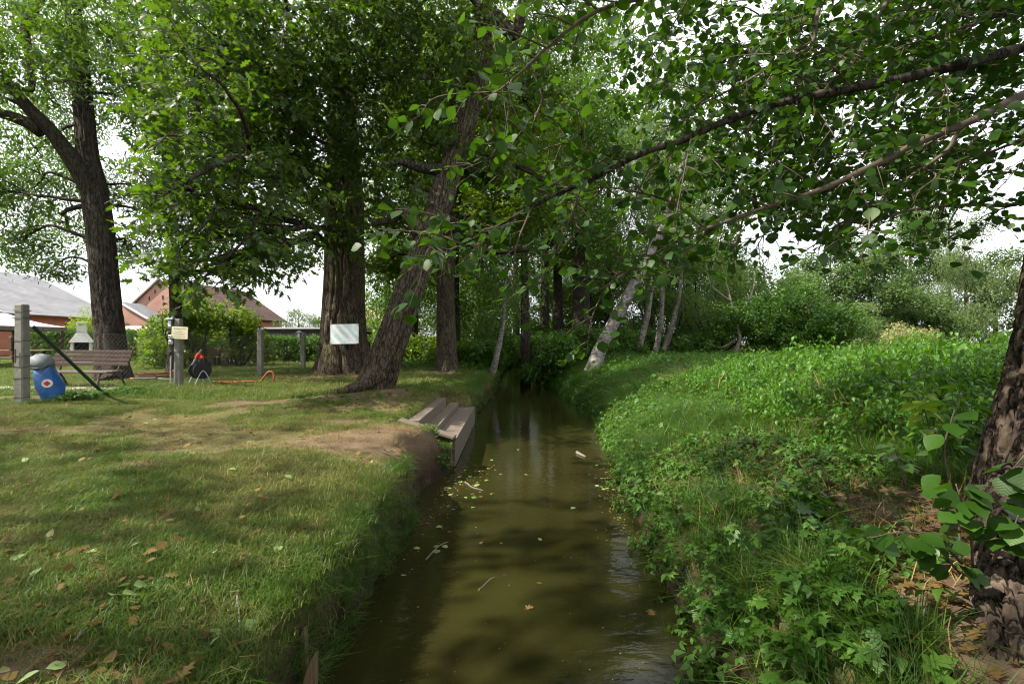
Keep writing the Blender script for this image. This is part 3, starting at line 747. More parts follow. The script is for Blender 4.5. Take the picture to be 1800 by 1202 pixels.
# ---- leaning oak
r = rt(2)
root = empty('leaning_oak', (-2.75, 9.6, .1), 'big oak leaning right over the bank above the wooden steps', 'tree')
T = [(*P(655, 712, 9.5), .37), (*P(666, 665, 9.55), .325), (*P(688, 600, 9.65), .295), (*P(708, 540, 9.8), .28), (*P(734, 468, 10.2), .265), (*P(763, 388, 10.6), .26), (*P(788, 308, 11.1), .255), (*P(822, 200, 11.6), .26), (*P(846, 100, 12.0), .24), (*P(850, 0, 12.4), .22), (*P(850, -150, 12.8), .18)]
trunk_part(root, T, 'oakbark', 130, 22, ridge(.05, 4.4, 1.1, 7., 1.0), flare_amt=.16, roots=4, fh=.35, seed=4)
g = Geo(); g.tube(spline([(*P(668, 655, 9.3), .20), (*P(640, 676, 9.1), .13), (*P(614, 683, 9.0), .08), (*P(588, 690, 8.95), .04)], 8)[:, :3], np.linspace(.20, .035, 25), 14, disp=ridge(.012, 4, 3, 1)); g.obj('root', M['oakbark'], root, True)
g = Geo(); pth = spline([(*P(738, 412, 10.3), .16), (*P(712, 372, 10.4), .13), (*P(690, 385, 10.6), .09), (*P(655, 395, 10.8), .05)], 7); g.tube(pth[:, :3], pth[:, 3], 14); g.obj('limb', M['oakbark'], root, True)
g = Geo(); pth = spline([(*P(790, 300, 11.), .15), (*P(740, 296, 10.8), .10), (*P(700, 285, 10.6), .08), (*P(660, 300, 10.4), .04)], 7); g.tube(pth[:, :3], pth[:, 3], 12); g.obj('limb', M['darkbark'], root, True)
g = Geo(); pth = spline([(*P(850, 60, 12.2), .2), (*P(872, 30, 12.), .17), (*P(905, 60, 11.8), .14), (*P(925, -30, 11.6), .11)], 7); g.tube(pth[:, :3], pth[:, 3], 12); g.obj('limb', M['darkbark'], root, True)
B = [(P(740, 130, 11.5), 1.6, 1.2, 230), (P(760, 30, 11.5), 1.8, 1.3, 230), (P(730, 240, 11.6), 1.3, .9, 150), (P(830, 260, 11.4), .9, .7, 80), (P(700, 330, 11), .8, .5, 60), (P(880, 150, 13), 1.4, 1.3, 150), (P(920, 50, 13), 1.6, 1.3, 180), (P(1000, 20, 13.5), 1.6, 1.2, 150), (P(940, 200, 13.8), 1.6, 1.2, 170),
     ((-2, 12, 10.5), 2.4, 1.8, 220), ((-3, 10, 10), 2.3, 1.8, 180), (P(980, 330, 14), 1.3, 1., 110)]
tt = spline(T, 5); branches(root, tt[tt[:, 2] > 4.], B, r, 'darkbark', 8, .7)
crown(root, 'oak', [(c_, a_, b_, n_ * .72) for c_, a_, b_, n_ in B], .97, r, .38)

# ---- third oak
r = rt(3)
root = empty('third_oak', (-2.2, 16.3, .05), 'straight oak with flaring grey foot farther along the bank behind the leaning one', 'tree')
T = [(*P(785, 672, 16.2), .42), (*P(786, 640, 16.3), .35), (*P(784, 560, 16.4), .30), (*P(783, 480, 16.6), .29), (*P(790, 390, 16.8), .28), (*P(800, 280, 17.), .30), (*P(812, 120, 17.3), .25), (*P(820, -60, 17.6), .16)]
trunk_part(root, T, 'oakbark', 90, 18, ridge(.02, 4, 1.2, 4.), flare_amt=.28, roots=5, fh=.35, seed=2)
g = Geo(); pth = spline([(*P(790, 400, 16.7), .14), (*P(850, 440, 16.5), .1), (*P(930, 440, 16.), .06)], 7); g.tube(pth[:, :3], pth[:, 3], 10); g.obj('limb', M['darkbark'], root, True)
B = [(P(700, 400, 17.5), 1.3, 1.0, 120), (P(690, 465, 18), 1.2, .6, 80), (P(800, 300, 18), 1.8, 1.4, 190), (P(880, 260, 17.5), 1.8, 1.4, 200), (P(760, 200, 18.5), 2.2, 1.7, 240), (P(870, 380, 17), 1.5, 1., 140), (P(850, 140, 18.5), 2.2, 1.8, 240), (P(950, 340, 17), 1.6, 1.1, 150),
     (P(730, 440, 19), 1.3, .9, 90), ((-2, 17, 11), 3.2, 2.4, 320), ((0, 18, 9.5), 2.6, 2., 260)]
branches(root, spline(T, 5), B, r, 'darkbark', 7, .8)
crown(root, 'lime', B, 1.15, r, .30)

# ---- forked tree on the left
r = rt(4)
root = empty('forked_tree', (-11.1, 13.6, .1), 'tall dark trunk forking into two stems behind the slatted bench at left', 'tree')
T = [(*P(201, 670, 13.3), .40), (*P(198, 640, 13.4), .355), (*P(187, 540, 13.6), .335), (*P(178, 430, 13.8), .325), (*P(167, 340, 14.0), .315), (*P(154, 270, 14.2), .26), (*P(146, 180, 14.4), .235), (*P(136, 80, 14.6), .215), (*P(124, -20, 14.8), .19), (*P(110, -200, 15.2), .14), (*P(100, -350, 15.6), .1)]
trunk_part(root, T, 'darkbark', 90, 18, ridge(.026, 4.2, 1.2, 12., 1.), flare_amt=.12, roots=5, fh=.4, seed=6)
pth = spline([(*P(172, 360, 13.95), .25), (*P(148, 315, 13.8), .23), (*P(118, 268, 13.6), .20), (*P(85, 225, 13.4), .17), (*P(50, 190, 13.2), .15), (*P(20, 155, 13.0), .13), (*P(-15, 110, 12.8), .13), (*P(-70, 20, 12.6), .08)], 9)
g = Geo(); g.tube(pth[:, :3], pth[:, 3], 30, disp=ridge(.014, 5, 1.6, 3)); g.obj('limb', M['darkbark'], root, True)
p2 = spline([(*P(72, 232, 13.4), .17), (*P(45, 215, 13.3), .15), (*P(10, 202, 13.2), .13), (*P(-40, 190, 13.), .10)], 7); g = Geo(); g.tube(p2[:, :3], p2[:, 3], 16); g.obj('limb', M['darkbark'], root, True)
p3 = spline([(*P(22, 150, 13.0), .07), (*P(50, 160, 13.), .07), (*P(56, 145, 13.), .08), (*P(50, 90, 13.), .09), (*P(45, 45, 13.), .11), (*P(70, 0, 13.), .10), (*P(90, -60, 13.1), .08)], 6); g = Geo(); g.tube(p3[:, :3], p3[:, 3], 12); g.obj('limb', M['darkbark'], root, True)
B = [(P(60, 330, 15), 1.7, 1.1, 90), (P(30, 430, 14.5), 1.2, .6, 50), (P(90, 470, 14), .8, .35, 26), (P(60, 260, 16), 1.8, 1.2, 100), (P(250, 340, 16), 1.6, 1.2, 110), (P(220, 430, 17), 1.0, .7, 50), (P(240, 180, 16.5), 1.7, 1.4, 90), (P(40, 40, 15), 1.8, 1.3, 120), (P(215, 60, 16), 1.4, 1.3, 70), (P(300, 380, 17), 1.5, 1.2, 120),
     (P(100, 190, 17), 1.6, 1.4, 70), (P(120, 400, 18), 1.3, 1., 60), ((-13, 14, 10), 3.2, 2.2, 220), ((-11, 13, 12), 3., 2.2, 200), ((-15, 12, 8), 2.5, 2, 150), (P(-30, 330, 14), 1.5, 1.3, 80)]
branches(root, np.vstack([spline(T, 5), pth]), B, r, 'darkbark', 6, .7)
crown(root, 'ash', B, 1.15, r, .36)
B2 = [(P(40, 60, 11), 1.1, .8, 80), (P(10, 110, 11), .8, .6, 40), (P(125, 30, 12), .8, .5, 36)]
crown(root, 'oak', B2, .9, r, .30, 'near_foliage')

# ---- slim tree behind the sign post
r = rt(5)
root = empty('slim_tree', (-11.9, 17.0, 0), 'slim smooth grey trunk standing behind the concrete post with the cream sign', 'tree')
T = [(*P(303, 662, 17.), .27), (*P(306, 640, 17.), .21), (*P(309, 540, 17.1), .19), (*P(302, 400, 17.2), .18), (*P(292, 250, 17.3), .16), (*P(283, 100, 17.4), .13), (*P(280, -60, 17.5), .09)]
trunk_part(root, T, 'darkbark', 24, 10, flare_amt=.1, roots=4, fh=.3)
B = [(P(300, 150, 17), 2., 1.6, 130), (P(380, 60, 18), 2.2, 1.8, 150), (P(420, 270, 18.5), 1.9, 1.2, 130), (P(470, 390, 20), 1.6, 1.1, 110), (P(520, 450, 20), 1.4, .6, 60), (P(400, 400, 19), 1.4, .9, 80), (P(330, 300, 18), 1.5, 1.2, 80), ((-11, 18, 9.5), 3., 2., 200), (P(540, 330, 19), 1.6, 1.2, 110), (P(440, 470, 19), 1.1, .6, 50)]
branches(root, spline(T, 5), B, r, 'darkbark', 6, .8)
crown(root, 'lime', B, 1.15, r, .34)

# ---- forest along the stream: each tree its own base, height, crown
def wood_tree(x, y, h, R, tr, key, label, n=700, seed=0, low=.22, lean=(0, 0), mat='darkbark', name='tree', cat='tree', nb=9, sc=1.3, gap=.33, group=None, tz=None):
    r = rt(100 + seed); z0 = float(Z(x, y)); root = empty(name, (x, y, z0), label, cat, group)
    T = [(x + lean[0] * t * t * h, y + lean[1] * t * t * h, z0 - .2 + t * h * .92, tr * (1.25 if t == 0 else (1 - t) * .9 + .12)) for t in (0, .06, .25, .5, .75, 1)]
    trunk_part(root, T, mat, 18, 7, flare_amt=tr * .5, roots=4, fh=.25, seed=seed)
    B = []
    for k in range(nb):
        t = low + (1 - low) * (k + .5) / nb; a = k * 2.4 + seed; w_ = R * (.55 + .55 * math.sin(math.pi * min(1, max(0, (t - low) / (1 - low))) ** .8)) * .62
        B.append((np.array([x + lean[0] * t * t * h + math.cos(a) * w_, y + lean[1] * t * t * h + math.sin(a) * w_, z0 + t * h]), R * r.uniform(.5, .7), h * (1 - low) / nb * r.uniform(1.0, 1.5), n / nb))
    branches(root, spline(T, 4), B, r, 'darkbark', 4, .7, mat if mat == 'birch' else None); crown(root, key, B, sc, r, gap); return root

def shrub(x, y, h, R, key, label, n=300, seed=0, sc=1.0, name='shrub', cat='shrub', group=None, z=None, stems=6, gap=.28, asp=1.0):
    r = rt(300 + seed); z0 = float(Z(x, y)) if z is None else z; root = empty(name, (x, y, z0), label, cat, group); g = Geo()
    for k in range(stems):
        a = r.uniform(0, 6.28); e = np.array([x + math.cos(a) * R * .6, y + math.sin(a) * R * .6, z0 + h * r.uniform(.6, .95)]); limb_geo(g, (x + math.cos(a) * .08, y + math.sin(a) * .08, z0 - .15), e, .03 + .012 * h, .008, .12 * h, r, 5, 4)
    o = g.obj('stems', M['darkbark'], root, True); o['kind'] = 'stuff'
    B = [(np.array([x + r.normal(0, R * .38), y + r.normal(0, R * .38) * asp, z0 + h * t]), R * r.uniform(.5, .75), h * .24, n / 6) for t in (.22, .32, .45, .55, .68, .8)]
    crown(root, key, B, sc, r, gap); return root

wood_tree(-2.6, 22, 15, 3.2, .26, 'wood', 'dense dark green tree on the left bank just past the third oak', 900, 1, .12)
wood_tree(-5.5, 27, 16, 3.8, .3, 'wood', 'leafy tree behind the tall thin post left of the third oak', 800, 2, .12)
wood_tree(-1.9, 29, 15, 3.0, .25, 'birch', 'fine leaved weeping tree over the left side of the far stream', 700, 3, .10)
wood_tree(-3.6, 36, 18, 4.0, .3, 'wood', 'tall dark tree deep in the wood on the left bank', 800, 4, .08)
wood_tree(3.5, 24.5, 16, 3.2, .52, 'wood', 'thick straight brown trunk rising from bushes left of the leaning birch', 800, 5, .34)
wood_tree(2.75, 29, 17, 3.0, .36, 'wood', 'dark trunk in shade beside the far stream on the right bank', 650, 6, .35)
wood_tree(1.95, 27.5, 14, 2.2, .22, 'wood', 'thin dark trunk closest to the water at the far right bank', 420, 7, .4)
wood_tree(2.3, 34, 18, 3.4, .38, 'lime', 'sunlit yellow green tree closing the view above the far stream', 700, 8, .15)
wood_tree(6.0, 30, 17, 3.8, .3, 'wood', 'tall dark tree behind the row of young birches', 900, 9, .15)
wood_tree(9.5, 33, 16, 3.8, .3, 'birch', 'loose feathery tree behind the grey shrub on the right', 750, 10, .08)
wood_tree(13.5, 37, 15, 4.0, .3, 'wood', 'round dark tree behind the elder bush', 750, 11, .08)
wood_tree(.4, 46, 20, 5.0, .4, 'wood', 'broad tree closing the end of the stream', 1100, 12, .02)
wood_tree(6.5, 45, 20, 5.0, .4, 'wood', 'broad dark tree at the back of the wood right of the stream end', 1000, 13, .04)
wood_tree(-5.5, 46, 19, 5.0, .4, 'wood', 'broad dark tree at the back of the wood left of the stream end', 1000, 14, .04)
wood_tree(-8.5, 33, 13, 3.4, .3, 'lime', 'yellow green tree showing between the huge oak and the leaning oak', 500, 15, .12)
wood_tree(.6, 21.5, 17, 2.6, .24, 'birch', 'airy tree with fine leaves hanging above the middle of the stream', 300, 16, .42, lean=(-.02, 0))

for k_, (x_, y_, h_, R_w, ky, lab) in enumerate(((-9, 43, 9, 4., 'wood', 'low wide tree far back at the left of the wood, behind the yellow green tree'), (-3, 41, 8, 3.5, 'wood', 'bushy tree far back just left of the stream end'), (3.4, 40, 8, 3.2, 'wood', 'bushy tree far back just right of the stream end'), (8.5, 41, 9, 3.8, 'wood', 'bushy dark tree filling the wood behind the young birches'), (13.5, 44, 9, 4., 'wood', 'bushy tree behind the feathery shrub'), (6.2, 35, 6, 2.6, 'hedge', 'dark green young tree between trunks behind the leaning birch'), (18.5, 43, 9, 4.2, 'far', 'pale green bushy tree behind the elder bush'), (11.2, 29.5, 6, 2.6, 'wood', 'dark young tree behind the willowy shrub'), (4.6, 33, 5, 2.2, 'lime', 'sunlit sapling behind the thick brown trunk'))):
    wood_tree(x_, y_, h_, R_w, .14, ky, lab, 460, 90 + k_, .0, nb=7, sc=1.5, gap=.22)
# leaning birch and the young birches
r = rt(6)
root = empty('leaning_birch', P(1045, 640, 17), 'white barked birch leaning steeply right over the meadow edge', 'tree')
T = [(*P(1043, 656, 17.), .30), (*P(1052, 622, 17.), .24), (*P(1072, 580, 17.1), .22), (*P(1100, 528, 17.3), .205), (*P(1128, 476, 17.5), .18), (*P(1150, 430, 17.7), .15), (*P(1172, 380, 17.9), .11), (*P(1200, 280, 18.4), .09), (*P(1210, 150, 18.8), .07)]
trunk_part(root, T, 'birch', 30, 14, ridge(.006, 4, 2, 3), flare_amt=.08, roots=4, fh=.3)
B = [(P(1180, 330, 18), 1.6, 1.1, 90), (P(1230, 240, 18.5), 1.8, 1.3, 110), (P(1200, 150, 19), 1.8, 1.4, 110), (P(1280, 330, 19), 1.6, 1.2, 90), (P(1120, 250, 18.5), 1.4, 1.1, 70), (P(1240, 430, 18.5), 1.3, .9, 60)]
branches(root, spline(T, 5), B, r, 'darkbark', 5, .7); crown(root, 'birch', B, 1.0, r, .34)
def young_birch(pts, label, seed, d, B):
    r = rt(seed); root = empty('young_birch', P(pts[0][0], pts[0][1], d), label, 'tree', 'young birches on the right bank')
    T = [(*P(x, y, d), w_) for x, y, w_ in pts]; trunk_part(root, T, 'birch', 14, 8); B = [(P(x, y, d), a, b, n) for x, y, a, b, n in B]
    branches(root, spline(T, 4), B, r, 'darkbark', 4, .6); crown(root, 'birch', B, .9, r, .34)
young_birch([(1121, 622, .16), (1127, 598, .14), (1137, 560, .13), (1143, 520, .11), (1150, 470, .09), (1158, 400, .07), (1160, 300, .05)], 'young birch next to the leaning one, its trunk bent slightly right', 41, 22, [(1160, 380, 1.2, 1.2, 60), (1150, 280, 1.4, 1.4, 70), (1170, 200, 1.4, 1.4, 60)])
young_birch([(1152, 620, .15), (1157, 595, .13), (1163, 550, .11), (1166, 480, .08), (1172, 380, .06)], 'straight young birch, middle of the three on the right bank', 42, 23, [(1175, 430, 1.1, 1.1, 55), (1180, 350, 1.2, 1.3, 60)])
young_birch([(1166, 618, .17), (1174, 595, .15), (1186, 555, .12), (1196, 500, .09), (1200, 400, .06)], 'young birch leaning right, nearest the grey shrub', 43, 23.5, [(1215, 430, 1.2, 1.1, 60), (1215, 340, 1.3, 1.3, 60)])
r = rt(44); root = empty('small_birch', P(866, 660, 17.5), 'small white birch leaning right on the left bank by the water', 'tree')
T = [(*P(x, y, 17.5), w_) for x, y, w_ in ((865, 662, .13), (872, 630, .11), (879, 598, .09), (885, 560, .07), (888, 500, .05), (890, 420, .03))]
trunk_part(root, T, 'birch', 14, 8); B = [(P(880, 500, 17.6), .9, .9, 46), (P(895, 420, 17.8), 1.1, 1., 60), (P(860, 560, 17.8), .7, .6, 30)]
branches(root, spline(T, 4), B, r, 'darkbark', 4, .6); crown(root, 'birch', B, .85, r, .32)

# unseen trees added left of the picture to shade the lawn and stream
wood_tree(-9.5, -.6, 12, 4.2, .35, 'oak', 'unseen tree added left behind the viewpoint to shade the near lawn', 400, 81, .42, sc=1.5, gap=.40)
wood_tree(-15.5, 2.0, 12, 3.6, .35, 'oak', 'unseen tree added left of the picture to dapple the middle of the lawn', 230, 82, .42, sc=1.4, gap=.46)
# shrubs on both banks
shrub(1.75, 19.5, 1.5, 1.0, 'herbshrub', 'bright leafy bush hanging over the water left of the leaning birch', 300, 1)
shrub(2.9, 20.5, 1.6, 1.2, 'herbshrub', 'dark bush at the foot of the leaning birch', 300, 2)
shrub(1.5, 23.5, 1.9, 1.1, 'herbshrub', 'bush leaning over the narrowing stream from the right', 280, 3)
shrub(4.4, 22, 1.4, 1.3, 'herbshrub', 'low bush between the leaning birch and the young birches', 280, 4)
shrub(-.95, 19.6, 1.15, .8, 'herbshrub', 'dark bush on the left bank at the foot of the small birch', 240, 5)
shrub(-1.4, 22, 1.8, 1.1, 'herbshrub', 'leafy bush behind the small birch on the left bank', 260, 6)
shrub(-.9, 26, 2.2, 1.2, 'herbshrub', 'tall bush where the stream disappears on the left', 260, 7, 1.2)
shrub(1.7, 27.5, 2.3, 1.3, 'wood', 'tall bush where the stream disappears on the right', 260, 8, 1.1)
shrub(-3.6, 24, 1.3, 1.8, 'shrub', 'sunlit low bushes behind the third oak', 320, 9, 1.0)
shrub(-2.4, 20.5, 1.1, 1.2, 'lime', 'yellow green undergrowth right of the third oak', 220, 10, .9)
shrub(-5.6, 25.5, 1.6, 2.0, 'shrub', 'bright bush between the leaning oak and the third oak', 340, 11, 1.1)
shrub(10.4, 25, 4.2, 2.4, 'birch', 'grey green willowy shrub with thin bare twigs', 260, 12, .9, 'willow_shrub', stems=10)
shrub(8.4, 27, 4.5, 2.2, 'birch', 'feathery pale shrub right of the young birches', 260, 13, 1.0, 'willow_shrub', stems=8)
shrub(13.2, 23, 3.6, 2.6, 'hedge', 'dense dark elder bush with dark stems at the meadow edge', 900, 14, 1.5, 'elder_bush', stems=9)
shrub(16.0, 25.5, 2.9, 2.0, 'wood', 'lower dark bush to the right of the elder', 380, 15, 1.0)
shrub(6.8, 24, 1.4, 1.3, 'herbshrub', 'low light green bush right of the young birches', 240, 16, 1.0)
shrub(8.6, 23.5, 1.2, 1.1, 'herbshrub', 'small bush below the feathery shrub', 200, 17)
r = rt(45); root = empty('sapling_trunk', P(1290, 630, 22), 'thin bare crooked trunk between the grey shrub and the elder bush', 'tree')
g = Geo(); pth = spline([(*P(1288, 634, 22), .12), (*P(1297, 608, 22), .09), (*P(1300, 590, 22), .08), (*P(1292, 560, 22.2), .06), (*P(1285, 530, 22.4), .05), (*P(1270, 470, 22.8), .02)], 8); g.tube(pth[:, :3], pth[:, 3], 10)
g.obj('trunk', M['greytwig'], root, True); g = Geo()
for a, b_, c_ in (((1300, 590), (1270, 610), (1240, 604)), ((1292, 560), (1320, 520), (1330, 470)), ((1285, 530), (1250, 500), (1240, 450))): 
    q = spline([P(*a, 22.1), P(*b_, 22.2), P(*c_, 22.3)], 6); g.tube(q, np.linspace(.05, .015, len(q)), 6)
o = g.obj('branches', M['greytwig'], root, True); o['kind'] = 'stuff'
crown(root, 'birch', [(P(1265, 470, 22.8), 1.2, 1., 40), (P(1330, 470, 22.4), 1.1, .9, 36), (P(1240, 520, 22.4), .9, .8, 26)], .9, r, .34)

# far row of trees beyond the meadow on the right
def far_tree(px, ptop, d, R, key, label, n, seed, sc=2.0, low=.03, name='far_tree'):
    x = (px - 900) / FPX * d; h = (601 - ptop) / FPX * d + EYE - .1
    return wood_tree(x, d, h, R, .25 + .01 * h, key, label, n, seed, low, name=name, nb=8, sc=sc, gap=.30)
far_tree(1460, 440, 62, 4.2, 'far', 'green tree at the left end of the far row, above the elder bush', 420, 51)
far_tree(1530, 455, 58, 4.0, 'far', 'rounded mid green tree in the far row left of the tall poplar', 420, 52)
far_tree(1600, 370, 72, 5.4, 'far', 'tallest broad dark tree in the middle of the far row', 700, 53)
far_tree(1668, 365, 74, 4.6, 'pale', 'tall pale wind blown poplar above the far row', 420, 54)
far_tree(1610, 520, 60, 4.2, 'far', 'dark green tree low in the far row behind the yellow shrub', 420, 55)
far_tree(1698, 440, 64, 4.8, 'willow', 'pale weeping willow at the right of the far row', 420, 56, 1.6)
far_tree(1750, 455, 66, 3.4, 'far', 'darker green tree at the right end of the far row, beside the willow', 300, 57)
far_tree(1500, 540, 48, 2.4, 'pale', 'small light tree between the elder bush and the far row', 200, 58, 1.4)
far_tree(1390, 490, 55, 4.0, 'far', 'green tree seen over the left side of the elder bush', 380, 59)
shrub(-.3, 39, 2.6, 1.4, 'wood', 'low bush at the very end of the stream', 260, 19, 1.3)
shrub(.9, 36, 2.6, 1.6, 'wood', 'dark bush closing the far end of the stream', 300, 18, 1.3)
shrub((1588 - 900) / FPX * 40, 40, 2.4, 1.7, 'yellow', 'small round dried yellow shrub in the meadow', 170, 60, 1.3, 'yellow_shrub', z=.1)
# far trees on the left behind the garden
far_tree(525, 548, 62, 2.4, 'pale', 'pale round tree behind the dark shed, left of the huge oak', 200, 61, 1.2)
far_tree(566, 560, 66, 1.8, 'far', 'small tree top just left of the huge oak', 120, 62, 1.2)
far_tree(668, 560, 40, 1.6, 'pale', 'light bush like tree seen between the huge oak and the leaning oak', 220, 63, 1.0)
shrub((150 - 900) / FPX * 29, 29, 3.0, 1.1, 'robinia', 'light yellow green young tree behind the garden fireplace', 120, 64, 1.0, 'young_robinia', 'tree', z=.0)
shrub((335 - 900) / FPX * 20.5, 20.5, 2.9, 1.7, 'shrub', 'large sunlit garden shrub behind the far bench', 420, 65, 1.1, 'garden_shrub', z=0.)
shrub((420 - 900) / FPX * 21.5, 21.5, 2.7, 1.5, 'lime', 'yellow green garden shrub right of the far bench', 300, 66, 1.0, 'garden_shrub', z=0.)
shrub((276 - 900) / FPX * 22, 22, 2.2, 1.0, 'shrub', 'lower left shoulder bush beside the slim trunk', 200, 67, 1.0, 'garden_shrub', z=0.)

# garden hedge
def hedge(x0, x1, y0, y1, h, label, n, seed):
    r = rt(seed); root = empty('garden_hedge', ((x0 + x1) / 2, y0, 0), label, 'hedge'); f = r.random(n)
    q = np.stack([r.uniform(x0, x1, n), y0 + (y1 - y0) * r.random(n) ** 1.6, r.uniform(.05, h, n)], 1); top = f < .35; q[top, 2] = h + r.normal(0, .07, top.sum()); q[top, 1] = r.uniform(y0, y1, top.sum())
    g = Geo()
    for k in range(int((x1 - x0) / .5)): limb_geo(g, (x0 + .5 * k, (y0 + y1) / 2, -.1), (x0 + .5 * k + r.normal(0, .1), (y0 + y1) / 2, h * .9), .025, .01, .06, r, 4, 3)
    o = g.obj('stems', M['darkbark'], root); o['kind'] = 'stuff'
    spread('foliage', 'hedge', q, r.normal(0, .6, (n, 3)) + np.array([0, 0, 1]) * r.uniform(0, 6, n)[:, None], r.uniform(.8, 1.3, n), root)
hedge(-27.5, -16.6, 27, 28.2, 1.6, 'clipped green hedge behind the pavilion and fireplace', 1500, 71)
hedge(-16.2, -9.2, 25.6, 26.8, 1.18, 'clipped hedge in front of the dark shed, ending at the huge oak', 1300, 72)
# ------------------------------------------------------------------ wooden steps at the water
root = empty('wooden_steps', (-1.2, 8.8, -.2), 'brown wooden bathing steps going down from the lawn into the stream', 'steps')
r = rt(7); x0 = -1.55; lv = [(-.06, [(-1.545, -1.459), (-1.457, -1.370)]), (-.236, [(-1.366, -1.272), (-1.270, -1.174)]), (-.344, [(-1.170, -1.060), (-1.058, -.947), (-.945, -.833)])]
for k, (z, pl) in enumerate(lv):
    y1 = (10.05, 10.65, 10.8)[k]
    for a, b_ in pl:
        g = Geo(); g.box(((a + b_) / 2, (7.14 + y1) / 2, z - .018 + r.normal(0, .003)), (b_ - a, y1 - 7.14, .036), None, .0015); g.obj('plank', M['deck'], root)
for x, za, zb, y1 in ((-1.369, -.097, -.238, 10.05), (-1.173, -.273, -.346, 10.65)):
    g = Geo(); g.box((x - .016, (7.14 + y1) / 2, (za + zb) / 2 - .01), (.03, y1 - 7.14, za - zb + .02), None, .003); g.obj('riser', M['deck'], root)
g = Geo(); g.box((-.850, 8.97, -.55), (.030, 3.74, .37), None, .003); g.obj('fascia', M['deck'], root)
g = Geo(); g.bar((-1.64, 7.04, -.035), (-.82, 6.96, -.27), .19, .045, .008); g.obj('end_board', M['deck'], root)
g = Geo(); g.bar((-1.50, 7.10, -.17), (-.84, 7.08, -.40), .04, .20, .006); g.obj('stringer', M['deck'], root)
g = Geo(); g.box((-1.22, 7.105, -.56), (.70, .03, .50), None, .003); g.obj('cheek_board', M['stake'], root)
for x, y, z in ((-.93, 7.05, -.27), (-.925, 8.8, -.40), (-.925, 10.5, -.40), (-1.15, 7.18, -.4)):
    g = Geo(); g.box((x, y, (z - 1.2) / 2), (.10, .10, 1.2 + z), None, .008); g.obj('post', M['stake'], root)

# old stakes holding the near left bank
for k, (x, y, zt, w_, tl, lab) in enumerate((( -1.06, 2.36, -.42, .10, .10, 'split stake with a pointed top at the near left bank, nearest the water'), (-1.145, 2.28, -.46, .09, -.05, 'rotten stake with a jagged top, left of the pointed one at the near left bank'), (-1.14, 2.52, -.38, .10, .05, 'old upright board half hidden by grass on the near left bank'))):
    st = empty('bank_stake', (x, y, -.9), lab, 'stake'); g = Geo()
    pr = np.array([(-.5, 0), (.5, 0), (.5, .62), (.44, .70), (.18, 1.0), (-.05, .93), (-.28, .80), (-.3, .72), (-.5, .66)]) * np.array([w_, zt + 1.2]); n_ = len(pr)
    V = [(x + a + tl * b_, y - .02 + .25 * tl * b_, -1.2 + b_) for a, b_ in pr] + [(x + a + tl * b_, y + .025 + .25 * tl * b_, -1.2 + b_ - .01) for a, b_ in pr]
    g.add(V, {'n': [list(range(n_)), list(range(n_, 2 * n_))[::-1]], 4: [(i, i + n_, (i + 1) % n_ + n_, (i + 1) % n_) for i in range(n_)]}); g.obj('board', M['stake'], st)

# ------------------------------------------------------------------ fence
posts = [(-7.80, 7.7, 1.60, .145, 'tall square concrete fence post at the left edge with wires tied round it'), (-7.65, 11.1, 1.55, .145, 'concrete fence post carrying the cream sign and a small grey lantern'), (-7.60, 14.6, 1.42, .15, 'plain concrete fence post between the sign post and the huge oak'), (-8.10, 18.75, 1.45, .15, 'concrete fence post with a white lantern close to the huge oak')]
PO = []
for x, y, h, w_, lab in posts:
    z0 = float(Z(x, y)); po = empty('fence_post', (x, y, z0), lab, 'fence post'); PO.append((x, y, z0, z0 + h))
    g = Geo(); V, F = cbox((w_, w_, h + .2), .018); V = V * np.where(V[:, 2:] > 0, [[.93, .93, 1]], [[1.04, 1.04, 1]]); g.add(V + np.array([x, y, z0 + h / 2 - .1]), F); g.obj('shaft', M['concrete'], po)
    for dz in ((.12, .42, .62, .78, 1.02, 1.38, 1.5) if y < 8 else (.8,)):
        g = Geo(); q = w_ / 2 + .004; tl = rng.normal(0, .012)
        g.tube(np.array([(x - q, y - q, z0 + dz), (x + q, y - q, z0 + dz + tl), (x + q, y + q, z0 + dz), (x - q, y + q, z0 + dz - tl), (x - q, y - q, z0 + dz)]), .004, 5, cap=False); g.obj('tie_wire', M['iron'], po)
x, y, z0, zt = PO[0]; po = bpy.data.objects['fence_post']
g = Geo(); g.box((x - .115, y - .03, z0 + .98), (.055, .10, .22), None, .01); g.box((x - .10, y - .05, z0 + .80), (.03, .04, .14), None, .006); g.box((x - .02, y - .092, z0 + .78), (.02, .012, .22), None, .003)
o = g.obj('latch_plate', M['iron'], po); o['kind'] = 'stuff'
def lantern(x, y, z, s, label, mat):
    ln = empty('lantern', (x, y, z), label, 'lantern')
    g = Geo(); g.box((x, y, z + .10 * s), (.10 * s, .10 * s, .20 * s), None, .008); bd_ = g.obj('body', M[mat], ln)
    g = Geo(); a = .10 * s; V = [(x - a, y - a, z + .205 * s), (x + a, y - a, z + .205 * s), (x + a, y + a, z + .205 * s), (x - a, y + a, z + .205 * s), (x - .03 * s, y, z + .29 * s), (x + .03 * s, y, z + .29 * s)]
    g.add(V, {4: [(0, 1, 5, 4), (2, 3, 4, 5), (3, 2, 1, 0)], 3: [(1, 2, 5), (3, 0, 4)]}); g.obj('roof', M[mat], ln)
    g = Geo(); g.box((x, y - .054 * s, z + .11 * s), (.065 * s, .012, .13 * s), None, .003); g.obj('pane', M['whiteplastic'], bd_)
lantern(PO[1][0] - .14, 11.05, PO[1][3] - .22, 1.0, 'small grey lantern with a pitched lid on the left of the sign post', 'lampgrey')
lantern(PO[3][0] - .13, 18.70, PO[3][3] - .22, 1.05, 'small whitish lantern on the last fence post before the huge oak', 'zinc')
